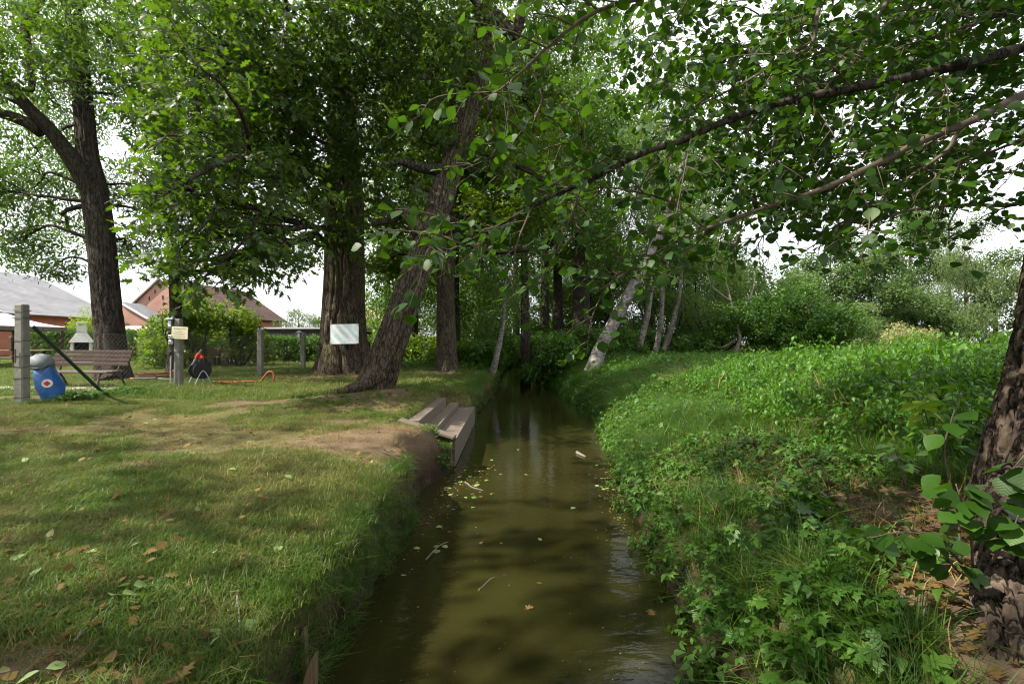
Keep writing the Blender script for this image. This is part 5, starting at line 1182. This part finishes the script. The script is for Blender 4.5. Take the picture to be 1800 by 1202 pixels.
def twigs(g, L_, path, r, t0=.12, step=.11, ln=(.18, .42), size=.075, droop=.15, gap=.036, side=None, dens=1.0):
    arc = np.concatenate([[0], np.cumsum(np.linalg.norm(np.diff(path, axis=0), axis=1))]); s = arc[-1] * t0; k = 0
    while s < arc[-1]:
        p = np.array([np.interp(s, arc, path[:, i]) for i in range(3)]); j = min(len(path) - 2, int(np.searchsorted(arc, s))); tan = path[j + 1] - path[j]; tan /= np.linalg.norm(tan) + 1e-9
        d = r.normal(size=3) * np.array([.8, .8, .75]); d = d - tan * (d @ tan); d /= np.linalg.norm(d) + 1e-9; d = d * .8 + tan * .55; d /= np.linalg.norm(d)
        l = r.uniform(*ln); ts = np.linspace(0, 1, 5)[:, None]; q = p + d * l * ts + np.array([0, 0, -droop * l]) * ts ** 2
        g.tube(q, np.linspace(.0032, .0014, 5), 4, cap=False); n = max(2, int(l / gap * dens))
        for i in range(n):
            t = (i + 1) / n; c = p + d * l * t + np.array([0, 0, -droop * l]) * t * t; az = math.atan2(d[1], d[0]) + (1 if i % 2 else -1) * r.uniform(.4, 1.3)
            R = leaf_pose(az, r.normal(-.35, .5), r.normal(0, .65)); sz = size * r.uniform(.5, 1.3); L_.append((c + R @ np.array([.014, 0, 0]), R, sz))
        s += step * r.uniform(.6, 1.4); k += 1

# ------------------------------------------------------------------ alder at the right edge
r = rt(21)
zb = float(Z(2.95, 2.8)); al = empty('alder_tree', (2.95, 2.8, zb), 'rough barked alder at the right edge whose boughs sweep over the stream', 'tree')
T = [(3.130, 2.72, -.35, .48), (3.150, 2.74, .0, .42), (3.190, 2.78, .35, .365), (3.290, 2.80, .78, .33), (3.400, 2.83, 1.2, .315), (3.560, 2.9, 1.8, .30), (3.900, 3.0, 2.6, .27), (4.340, 3.1, 3.6, .23), (4.490, 3.0, 5., .17), (4.590, 2.8, 6.5, .10)]
def plates(th, s, rad):
    c = np.stack([np.cos(th) * 6.5, np.sin(th) * 6.5, s * 4.2], -1); wv = fbm(c * .7, 2)[..., None]; n = fbm(c + .7 * wv, 3)
    c2 = np.stack([np.cos(th) * 17, np.sin(th) * 17, s * 13], -1); n2 = fbm(c2 + .5 * wv, 2); b_ = fbm(c2 * 2.1, 2) - .5
    return .032 * (.3 - 1.3 * np.exp(-((n - .5) / .04) ** 2)) - .010 * np.exp(-((n2 - .5) / .05) ** 2) + .012 * b_ + .03 * (fbm(np.stack([np.cos(th) * 1.3, np.sin(th) * 1.3, s * .8], -1), 2) - .5)
trunk_part(al, T, 'alderbark', 300, 36, plates, flare_amt=.10, roots=5, fh=.35, seed=3)
g = Geo(); q = spline([(2.95, 2.72, .25, .20), (2.60, 2.42, .16, .20), (2.34, 2.18, .06, .19), (2.13, 1.98, -.05, .185), (1.94, 1.78, -.2, .17), (1.80, 1.6, -.5, .13)], 24); V, F = tube(q[:, :3], q[:, 3], 150, disp=plates); g.add(V, F); g.obj('root', M['alderbark'], al, True)
BR = []
def bough(pts, r0, r1, name='limb'):
    p = spline([P(*q) for q in pts], 7); p = p + (fbm(p * 3 + len(BR) * 7.7, 2)[:, None] - .5) * .05; g = Geo(); g.tube(p, np.linspace(r0, r1, len(p)) * (1 + .15 * np.sin(np.arange(len(p)) * 1.7)), 10); g.obj(name, M['twig' if r0 < .03 else 'darkbark'], al, True); BR.append(p); return p
bough([(1960, 40, 3.0), (1800, 85, 2.9), (1640, 125, 2.8), (1500, 155, 2.75), (1380, 180, 2.7), (1270, 215, 2.7), (1200, 245, 2.7), (1130, 270, 2.65), (1050, 310, 2.6), (960, 350, 2.55), (880, 395, 2.5), (810, 432, 2.45), (755, 458, 2.4)], .031, .0035)
bough([(1930, 100, 2.75), (1800, 165, 2.65), (1700, 215, 2.6), (1640, 240, 2.6), (1540, 290, 2.6), (1440, 335, 2.6), (1350, 365, 2.6), (1250, 400, 2.6), (1180, 430, 2.6), (1100, 480, 2.6), (1040, 520, 2.55)], .026, .003)
bough([(1690, 218, 2.6), (1665, 265, 2.65), (1600, 310, 2.7), (1520, 375, 2.8), (1440, 410, 2.9)], .013, .003)
bough([(1620, -120, 3.2), (1560, 0, 3.1), (1530, 60, 3.0), (1490, 120, 2.9), (1455, 150, 2.85), (1400, 230, 2.8)], .016, .004)
bough([(1480, -60, 3.2), (1440, 15, 3.1), (1425, 80, 3.0), (1370, 110, 3.0), (1300, 150, 3.0), (1220, 190, 3.0)], .014, .004)
bough([(1420, -160, 2.9), (1270, -60, 2.7), (1150, -10, 2.6), (1050, 20, 2.55), (960, 85, 2.5), (890, 150, 2.45), (840, 180, 2.4)], .018, .003)
bough([(1900, 300, 3.3), (1800, 355, 3.3), (1700, 360, 3.3), (1600, 370, 3.2), (1520, 395, 3.1), (1450, 420, 3.1)], .016, .003)
bough([(1900, 200, 3.6), (1760, 260, 3.5), (1640, 300, 3.5), (1560, 330, 3.4)], .014, .003)
bough([(1900, 0, 3.6), (1780, 20, 3.5), (1660, 60, 3.4), (1560, 90, 3.3)], .016, .003)
bough([(1240, 400, 2.6), (1160, 350, 2.7), (1060, 330, 2.8), (980, 360, 2.9)], .008, .003)
AL = []; g = Geo()
for k, p in enumerate(list(BR)):
    L0 = np.sum(np.linalg.norm(np.diff(p, axis=0), axis=1)); ns = int(L0 / .19)
    for s in range(ns):
        j = int(len(p) * (.12 + .85 * (s + .5) / ns)); j = min(j, len(p) - 2); tan = p[j + 1] - p[j]; tan /= np.linalg.norm(tan); d = r.normal(size=3) * np.array([.5, .9, .9]); d -= tan * (d @ tan); d /= np.linalg.norm(d); d = d * .8 + tan * .7; d /= np.linalg.norm(d)
        l = r.uniform(.3, .8) * (.6 if k in (2, 9) else 1) * (1.1 - .55 * j / len(p)); e = p[j] + d * l + np.array([0, 0, -.08 * l]); q = spline([p[j], p[j] + d * l * .5 + r.normal(0, .04, 3), e], 5); g.tube(q, np.linspace(.006, .002, len(q)), 5, cap=False); twigs(g, AL, q, r, .15, .07, (.10, .24), .060)
    twigs(g, AL, p, r, .25, .085, (.12, .26), .062)
AL = [a for a in AL if not (a[0][1] < 1.9 and on_photo(a[0]))]
o = g.obj('twigs', M['twig'], al, True); o['kind'] = 'stuff'
hang_leaves(al, 'alder', 'alderleaf', AL, 300)
B = [(P(1650, 120, 4.2), .9, .8, 90), (P(1750, 250, 4.2), .7, .4, 50), (P(1500, 250, 4.4), .9, .8, 90), (P(1380, 340, 4.2), .8, .45, 70), (P(1300, 120, 4.4), .9, .7, 90), (P(1180, 60, 4.4), .8, .6, 70), (P(1600, 20, 4.4), 1., .6, 90), (P(1280, 290, 4.4), .8, .6, 80), (P(1450, 60, 4.6), 1., .6, 80), (P(1760, 80, 4.4), .8, .8, 70)]
crown(al, 'alder', B, .95, r, .22, 'far_foliage')
B = [((-.4, -1.4, 5.2), 1.8, .9, 170), ((1.2, 1.2, 5.2), 1.6, .8, 160), ((2.2, 2.0, 5.6), 1.9, .9, 180), ((2.5, -.5, 4.6), 1.8, 1., 230), ((4.5, 1.5, 5.), 2., 1.2, 200), ((1.5, -2, 5.0), 2., 1.1, 190), ((5, 4.5, 5.5), 2.2, 1.4, 200), ((3.5, 3, 6.8), 2.4, 1.6, 260), ((4, -1.5, 6), 2.2, 1.4, 200), ((.2, -.6, 4.9), 1.5, .8, 130)]
branches(al, spline(T, 5), B, r, 'darkbark', 6, .8); crown(al, 'alder', B, 1.25, r, .25, 'top_foliage')

# near bough of the oak hanging over the lawn, leaf by leaf
r = rt(22); ob = bpy.data.objects['oak_tree']; OL = []; g = Geo()
for pts, r0 in (([(600, 300, 14.5), (520, 290, 11.5), (450, 275, 9), (390, 285, 8), (330, 320, 7.4), (285, 345, 7.0)], .10), ([(440, 275, 9), (400, 340, 8.2), (350, 400, 7.6), (310, 450, 7.3), (300, 490, 7.2)], .03), ([(500, 285, 11), (470, 350, 9), (420, 430, 8), (370, 480, 7.6), (335, 500, 7.4)], .035), ([(390, 285, 8), (330, 250, 7.6), (290, 240, 7.2), (270, 260, 7.)], .03), ([(440, 275, 9), (430, 220, 8.2), (400, 160, 7.6), (350, 110, 7.4), (300, 60, 7.4)], .05), ([(470, 330, 9.2), (500, 400, 9), (480, 440, 8.8)], .02)):
    p = spline([P(*q) for q in pts], 7); p = p + (fbm(p * 1.7, 2)[:, None] - .5) * .25; g.tube(p, np.linspace(r0, .007, len(p)), 7)
    for s in range(len(p) // 2, len(p) - 1, 2):
        for _ in range(2):
            d = r.normal(size=3) * np.array([1, 1, .5]); d /= np.linalg.norm(d); e = p[s] + d * r.uniform(.4, .9); q = spline([p[s], (p[s] + e) / 2 + r.normal(0, .06, 3), e + [0, 0, -.12]], 4); g.tube(q, np.linspace(.008, .003, len(q)), 4, cap=False); twigs(g, OL, q, r, .3, .17, (.15, .3), .155, .3, .075)
o = g.obj('boughs', M['darkbark'], ob, True); o['kind'] = 'stuff'
hang_leaves(ob, 'oak', 'oakleaf', OL, 300, 'bough_foliage')

# suckers at the foot of the alder
def shoot(pts, n, size, label, seed, mat='alderleaf', kind='alder', t0=.3, mats='twig'):
    r = rt(seed); p = spline([P(*q) for q in pts], 6); s = empty('alder_shoot', p[0], label, 'shoot'); g = Geo(); g.tube(p, np.linspace(.006, .0025, len(p)), 6); g.obj('stem', M[mats], s, True)
    for i in range(n):
        j = t0 + (1 - t0) * (i + 1) / n; c = p[min(len(p) - 1, int(j * (len(p) - 1)))]; az = r.uniform(2.2, 6.0) if i % 3 else r.uniform(-.5, .5); R = leaf_pose(az, r.normal(-.4, .3), r.normal(0, .4)); g = Geo(); st = c + R @ np.array([.03, 0, .01])
        leaf_obj('leaf', kind, mat, st, R, size * r.uniform(.7, 1.15), s)
shoot([(1690, 990, 2.25), (1683, 900, 2.2), (1660, 800, 2.15), (1672, 740, 2.12), (1690, 690, 2.1)], 17, .10, 'tall sucker shoot with large drooping leaves rising in front of the alder trunk', 61)
shoot([(1720, 980, 2.2), (1740, 900, 2.1), (1770, 840, 2.05), (1800, 800, 2.0)], 20, .10, 'sucker shoot leaning right against the alder bark', 62)
shoot([(1690, 990, 2.25), (1650, 950, 2.1), (1590, 935, 2.0), (1530, 945, 1.95)], 16, .09, 'low sucker shoot reaching left from the alder foot', 63)
shoot([(1710, 1000, 2.2), (1705, 930, 2.05), (1690, 880, 2.0), (1680, 850, 2.0)], 22, .092, 'bushy sucker shoot with glowing leaves above the alder root', 64)
shoot([(1700, 1010, 2.2), (1680, 1000, 2.0), (1660, 970, 1.95), (1640, 960, 1.92)], 14, .092, 'short sucker shoot bending to the ground left of the alder root', 65)
shoot([(1735, 1000, 2.15), (1760, 960, 2.0), (1780, 930, 1.95), (1790, 905, 1.93)], 14, .092, 'leafy shoot at the right edge just above the bright root', 67)
shoot([(1640, 800, 3.2), (1635, 760, 3.15), (1625, 720, 3.1), (1615, 695, 3.1)], 16, .10, 'yellow green seedling standing left of the alder trunk', 66, 'robinia', 'ivy')
shoot([(1590, 850, 2.7), (1580, 810, 2.65), (1570, 780, 2.6)], 12, .085, 'small green seedling between the yellow one and the bare soil', 68, 'herb', 'ivy')

# ------------------------------------------------------------------ grass and herbs
def field(n, y0, y1, left, r, wide=1.14, xmax=60):
    y = np.sqrt(r.uniform(y0 * y0, y1 * y1, n)); e = wide * y + .8
    if left: a = -np.minimum(e, xmax); b_ = xl_of(y) + .04
    else: a = xr_of(y) - .03; b_ = np.minimum(e, xmax)
    x = a + (b_ - a) * r.random(n); return x, y

def grass(name, key, x, y, sc, r, label, lean=None, keepdirt=.45, sink=0.0, tiltn=.15):
    k = r.random(len(x)) > sstep(keepdirt - .3, keepdirt + .3, dirt(x, y)) * .97; rd = np.array([-.707, -.707]); qx, qy = x - 2.62, y - 2.44; ta = np.clip(qx * rd[0] + qy * rd[1], 0, 1.15); k &= np.hypot(qx - ta * rd[0], qy - ta * rd[1]) > .24; k &= ~((x > 1.72) & (y < 1.85) & (r.random(len(x)) < .8))
    x, y = x[k], y[k]; z = Z(x, y) - sink; n = len(x); sc = np.broadcast_to(sc, (len(k),))[k]
    rot = np.stack([r.normal(0, tiltn, n), r.normal(0, tiltn, n), r.uniform(0, 6.28, n)], 1)
    if lean is not None: lz = lean(x, y); rot[:, 1] += lz; rot[:, 2] = np.where(np.abs(lz) > .2, r.normal(0, .6, n), rot[:, 2])
    o = spread(name, key, np.stack([x, y, z], 1), rot, sc * r.uniform(.7, 1.25, n)); tag(o, label); return o
r = rt(31)
def hl(y): return 1.0
x, y = field(9000, 1.15, 4.6, True, r); grass('lawn_grass', 'lawn', x, y, 1.15, r, 'short mown grass of the near lawn')
x, y = field(12000, 4.4, 9.5, True, r); k = fbm2(x, y, .9, 3, 4) > .44; grass('lawn_grass', 'lawn', x[k], y[k], 1.1, r, 'thin worn grass of the middle lawn')
x, y = field(15000, 9, 20, True, r, 1.14, 20); grass('lawn_grass', 'lawnfar', x, y, 1.1, r, 'grass of the garden lawn behind the fence')
x, y = field(9000, 19, 42, True, r, 1.1, 40); grass('lawn_grass', 'lawnfar', x, y, 1.7, r, 'far garden grass')
n = 620; y = r.uniform(1.2, 5.2, n); x = xl_of(y) - np.abs(r.normal(0, .085, n)) + .03
grass('bank_grass', 'long', x, y, .58, r, 'longer grass hanging over the near left bank', lambda a, b_: .45 + .7 * sstep(.15, -.05, xl_of(b_) - a), .9, .02, .3)
n = 150; y = r.uniform(1.2, 5.0, n); x = xl_of(y) + r.uniform(-.05, .05, n)
grass('bank_grass', 'long', x, y, .6, r, 'grass drooping down the left bank to the water', lambda a, b_: np.full(len(a), 1.35), 2., -.0, .25)
n = 900; y = r.uniform(10.9, 21, n); x = xl_of(y) - np.abs(r.normal(0, .3, n)) + .04
grass('bank_grass', 'long', x, y, .8, r, 'bright grass on the left bank beyond the steps', lambda a, b_: .3 + .6 * sstep(.2, -.05, xl_of(b_) - a), .9, .02, .25)
n = 110; y = r.uniform(6.55, 7.0, n); x = r.uniform(-1.2, -.80, n); grass('step_weeds', 'herb', x, y, .6, r, 'weeds growing against the end board of the steps', None, 3., .05)
x, y = field(1900, 1.2, 8, True, r); grass('lawn_thatch', 'dry', x, y, .42, r, 'straw and dry clippings lying in the lawn', None, 9., .0, .2)
# rough tufts at the foot of trees and posts
tx, ty = [], []
for cx, cy, rr, n in ((-5.4, 15.6, 1.35, 60), (-2.5, 9.4, .9, 50), (-7.8, 7.7, .2, 16), (-7.65, 11.1, .25, 24), (-7.6, 14.6, .2, 12), (-11.1, 13.5, .75, 30), (-2.2, 16.2, .7, 40)):
    a = r.uniform(0, 6.28, n); q = rr * r.uniform(.8, 1.25, n); tx += list(cx + q * np.cos(a)); ty += list(cy + q * np.sin(a))
for _ in range(170): ty.append(r.uniform(7.8, 11.1)); tx.append(-7.72 + r.normal(0, .12))
grass('rough_tufts', 'long', np.array(tx), np.array(ty), .6, r, 'uncut grass along the fence and round the trunks', None, 3.)
n = 120; y = r.uniform(8.0, 9.9, n); x = -7.55 + r.normal(0, .15, n); grass('fence_weeds', 'herb', x, y, .8, r, 'dark weeds along the foot of the fence', None, 3.)

r = rt(32)
x, y = field(2000, 1.3, 24, False, r); x = xr_of(y) + np.abs(r.normal(0, .28, len(y))) - .03; lw = lambda a, b_: -(.15 + .8 * sstep(.25, -.02, a - xr_of(b_)))
grass('bank_herbs', 'herb', x, y, 1.15, r, 'leafy herbs along the right water edge', lw, 1.6, .02, .2)
x, y = field(3400, 1.3, 24, False, r); x = xr_of(y) + np.abs(r.normal(0, .55, len(y))) - .02
grass('bank_grass', 'long', x, y, .95, r, 'long grass on the right bank', lw, .8, .02, .2)
x, y = field(16000, 1.2, 15, False, r); u = x - xr_of(y); nz = fbm2(x, y, .9, 3, 6); k = (u > .15) & (u < 3.6) & (nz > .52) & (r.random(len(x)) < .75); grass('bank_herbs', 'herb', x[k], y[k], 1.0, r, 'low leafy herbs on the right slope', None, .75, .02, .2)
k = (u > .2) & (u < 5) & (nz < .60) & (r.random(len(x)) < .8); grass('bank_grass', 'tussock', x[k], y[k], .8, r, 'tufty grass on the right slope', None, .6, .02, .25)
k = (u > .2) & (u < 4) & (r.random(len(x)) < .20); grass('dry_stalks', 'dry', x[k], y[k], 1.0, r, 'dry stalks and straw on the right slope', None, 9., .01, .2)
x, y = field(300, 1.4, 3.4, False, r); k = (x - xr_of(y) > .1) & (x < 1.75 + .25 * (y - 2)); grass('broad_herbs', 'creeper', x[k], y[k], 1.0, r, 'broad lobed ground herbs beside the alder root', None, 1.3, .0, .2)
x, y = field(7500, 2.8, 19, False, r); u = x - xr_of(y); k = (u > 1.5 + 1.6 * (fbm2(x, y, .6, 2) - .5)) & (x > 2.2) & ((y > 4.2) | (x > 3.2)) & (r.random(len(x)) < np.interp(y, [3, 8, 14, 19], [.62, .5, .35, .12])); hgt = np.interp(u, [1.6, 3.2, 6], [.55, .85, 1.0]) * np.interp(y, [3, 9, 13, 19], [1, 1.0, .6, .4]) * (.55 + .9 * fbm2(x, y, 1.1, 3, 8))
grass('nettle_patch', 'nettle', x[k], y[k], hgt[k], r, 'tall bright green nettles covering the top of the right bank', None, 1.5, .02, .12)
x, y = field(260, 4, 14, False, r); k = x - xr_of(y) > 1.8; grass('dead_stems', 'dry', x[k], y[k], 2.6, r, 'dry dead stems standing among the nettles', None, 9., .0, .15)
x, y = field(9000, 7, 24, False, r); k = x - xr_of(y) > .5; grass('meadow_grass', 'tussock', x[k], y[k], np.interp(y[k], [8, 20], [.8, 1.1]) * (.4 + 1.2 * fbm2(x[k], y[k], 1.3, 3, 12)), r, 'bright rough grass of the meadow on the right bank', None, .9, .02, .2)
x, y = field(5000, 22, 58, False, r); k = x - xr_of(y) > .3; grass('meadow_grass', 'lawnfar', x[k], y[k], 3.5, r, 'far meadow grass below the tree row', None, 2.)
x, y = field(700, 14, 30, False, r, .75); k = x - xr_of(y) > .1; grass('bank_herbs', 'herb', x[k], y[k], 2.0, r, 'low undergrowth below the wood on the right', None, 2.)
x, y = field(500, 17, 30, True, r, .3); grass('bank_herbs', 'herb', x, y, 2.0, r, 'low undergrowth below the wood on the left', None, 2.)

x, y = field(3200, 7, 18, False, r); u = x - xr_of(y); nz = fbm2(x, y, .8, 3, 21); k = (u > .3) & (u < 7) & (nz > .5); grass('meadow_herbs', 'herb', x[k], y[k], 1.0 + 1.4 * np.clip(nz[k] - .5, 0, .3) * 3, r, 'lumpy patches of herbs in the meadow grass of the right bank', None, 1.5, .02, .2)
# ------------------------------------------------------------------ fallen and floating leaves, sticks
r = rt(41)
KIN = [('oak', 'deadleaf', .075, 'dry brown lobed leaf lying on the lawn', 'brown leaves fallen on the lawn', .50), ('alder', 'deadleaf', .05, 'curled brown round leaf lying on the lawn', 'brown round leaves fallen on the lawn', .2), ('alder', 'cutleaf', .055, 'pale green leaf lying underside up on the lawn', 'pale green leaves fallen on the lawn', .22), ('small', 'yellowleaf', .05, 'small yellow leaf lying on the lawn', 'yellow leaves fallen on the lawn', .08)]
pr = np.array([k[5] for k in KIN]); pr /= pr.sum()
for i in range(190):
    y = 1.5 + 5.5 * r.random() ** 1.5; x = r.uniform(-1.08 * y, float(xl_of(y)) - .05); kd = KIN[int(r.choice(4, p=pr))]; z = float(Z(x, y)) + r.uniform(.02, .05)
    o = leaf_obj('fallen_leaf', kd[0], kd[1], (x, y, z), leaf_pose(r.uniform(0, 6.28), r.normal(0, .35), r.normal(0, .4) + (math.pi if r.random() < .4 else 0)), kd[2] * r.uniform(.7, 1.25)); tag(o, kd[3], 'leaf', kd[4])
def litter(name, n, fx, label, mat='deadleaf', kind='oak', s=.085, dz=.015):
    g = Geo(); V, F, U = LEAF[kind]
    for i in range(n):
        x, y = fx(); p = np.array([x, y, float(Z(x, y)) + dz + .02 * r.random()]); g.add((V * s * r.uniform(.6, 1.2)) @ leaf_pose(r.uniform(0, 6.28), r.normal(0, .3), r.normal(0, .4)).T + p, F, U, r.random())
    o = g.obj(name, M[mat], None, True); tag(o, label, None, None, 'stuff')
litter('leaf_litter', 420, lambda: (r.normal(2.3, .35), r.normal(2.35, .5)), 'brown leaf litter on the soil round the alder foot')
def near_lawn():
    y = 1.3 + 5.2 * r.random() ** 1.3; return r.uniform(-1.08 * y, float(xl_of(y)) - .02), y
litter('leaf_litter', 750, near_lawn, 'small brown bits of leaf and bark caught in the near lawn', 'deadleaf', 'small', .034, .02)
litter('leaf_litter', 130, near_lawn, 'small curled brown leaves sunk in the near lawn', 'deadleaf', 'alder', .045, .012)
litter('leaf_litter', 420, lambda: (r.normal(-5.6, 1.9), r.normal(13.8, 1.2)), 'brown leaf litter below the huge oak', s=.11)
litter('leaf_litter', 160, lambda: (r.normal(-2.6, .9), r.normal(8.6, .7)), 'leaf litter in front of the leaning oak', s=.08)
litter('leaf_litter', 150, lambda: (r.uniform(1.9, 3.6), r.uniform(3.3, 6.5)), 'leaf litter on the bare soil of the right slope', s=.07)
litter('leaf_litter', 90, lambda: (r.uniform(-1.5, -1.2), r.uniform(10.3, 11.3)), 'brown leaves at the far end of the steps', s=.07)
FL = [('alder', 'cutleaf', .065, 'pale green leaf floating on the stream', 'green leaves floating on the stream'), ('small', 'yellowleaf', .055, 'small yellow leaf floating on the stream', 'yellow leaves floating on the stream'), ('oak', 'deadleaf', .08, 'brown lobed leaf floating on the stream', 'brown leaves floating on the stream')]
for i in range(84):
    m_ = i % 10
    if m_ < 5: y = r.normal(6.3, .7); x = float(xl_of(y)) + .08 + abs(r.normal(0, .28))
    elif m_ < 7: y = r.uniform(5, 7.5); x = float(xr_of(y)) - .1 - abs(r.normal(0, .15))
    elif m_ < 8: y = r.normal(4.3, .25); x = r.normal(-.55, .25)
    else: y = r.uniform(2.4, 9); x = r.uniform(float(xl_of(y)) + .1, float(xr_of(y)) - .1)
    kd = FL[int(r.choice(3, p=[.5, .22, .28]))]; o = leaf_obj('floating_leaf', kd[0], kd[1], (x, y, WATER + .006), leaf_pose(r.uniform(0, 6.28), r.normal(0, .03), r.normal(0, .03)), kd[2] * r.uniform(.6, 1.2)); tag(o, kd[3], 'leaf', kd[4])
g = Geo()
for i in range(420):
    y = 2.2 + 8 * r.random() ** 1.6; x = r.uniform(float(xl_of(y)) + .1, float(xr_of(y)) - .05); s = r.uniform(.002, .0045); a = r.uniform(0, 6.28, 3); g.add([(x + s * math.cos(t), y + s * math.sin(t), WATER + .003) for t in sorted(a)], {3: [(0, 1, 2)]})
o = g.obj('floating_specks', M['whiteplastic']); tag(o, 'tiny pale specks drifting on the water', None, None, 'stuff')
g = Geo(); V, F, U = LEAF['small']
for i in range(420):
    y = r.normal(6.2, .8) if i % 2 else r.uniform(4.5, 8); x = (float(xl_of(y)) + .02 + abs(r.normal(0, .22))) if i % 2 else float(xr_of(y)) - .05 - abs(r.normal(0, .13)); g.add((V * r.uniform(.015, .035)) @ leaf_pose(r.uniform(0, 6.28), 0, 0).T + np.array([x, y, WATER + .004]), F, U, r.random())
o = g.obj('floating_debris', M['deadleaf']); tag(o, 'bits of leaf and bark gathered along the water edges', None, None, 'stuff')

def stick(pts, rad, label, mat='greytwig', ground=True, dz=.02):
    p = np.array([[x, y, (float(Z(x, y)) if ground else WATER) + dz] for x, y in pts]); s = empty('fallen_twig', p[0], label, 'twig'); g = Geo(); q = spline(p, 5); q = q + (fbm(q * 9, 2)[:, None] - .5) * .02; g.tube(q, np.linspace(rad, rad * .5, len(q)), 6); g.obj('wood', M[mat], s, True); return s
def gp(px, py, h=1.12): d = h * FPX / (py - 601.0); return ((px - 900) / FPX * d, d)
s = stick([gp(130, 1098), gp(170, 1060), gp(212, 1030)], .005, 'long straight grey twig with a few green leaves on the near lawn'); 
for dx, dy in ((205, 1020), (215, 1032), (235, 1018), (195, 1035), (245, 1022)): x, y = gp(dx, dy); leaf_obj('leaf', 'alder', 'cutleaf', (x, y, float(Z(x, y)) + .05), leaf_pose(r.uniform(0, 6.28), -.3, r.normal(0, .5)), .065, s)
stick([gp(240, 1005), gp(275, 995), (gp(305, 988))], .005, 'thin twig right of the leafy twig on the near lawn')
stick([gp(106, 1022), gp(125, 1010), gp(140, 1000)], .004, 'short curved twig at the left of the near lawn')
stick([gp(360, 985), gp(365, 1005), gp(380, 1020)], .004, 'curled brown twig in the middle of the near lawn')
stick([gp(418, 1000), gp(420, 1030), gp(430, 1065)], .006, 'pale bent twig standing toward the bank on the near lawn')
stick([gp(245, 1170), gp(258, 1185), gp(270, 1202)], .005, 'short twig at the bottom edge of the lawn')
stick([gp(540, 905), gp(560, 898), gp(572, 893)], .004, 'thin twig near the lip of the left bank')
stick([gp(670, 803, 1.2), gp(690, 806, 1.2), gp(705, 812, 1.2)], .008, 'dark twig on the bare brown soil by the steps', 'twig')
stick([gp(686, 818, 1.2), gp(700, 823, 1.2)], .006, 'pale splinter on the bare brown soil by the steps')
stick([(1.08, 8.05), (1.12, 7.9), (1.18, 7.75)], .028, 'pale orange piece of branch floating by the right bank', 'greytwig', False, .01)
stick([(-.62, 6.35), (-.5, 6.15), (-.36, 6.0)], .010, 'broken reed stem floating among the leaves by the left bank', 'greytwig', False, .008)
stick([(-.72, 4.05), (-.66, 4.3), (-.58, 4.42)], .006, 'thin curved twig sticking out of the water at the left bank', 'greytwig', False, .03)
stick([(-.25, 3.6), (-.15, 3.8), (-.05, 3.85)], .008, 'dark twig under the surface in mid stream', 'twig', False, -.0)
print('INSTANCES', NINST)
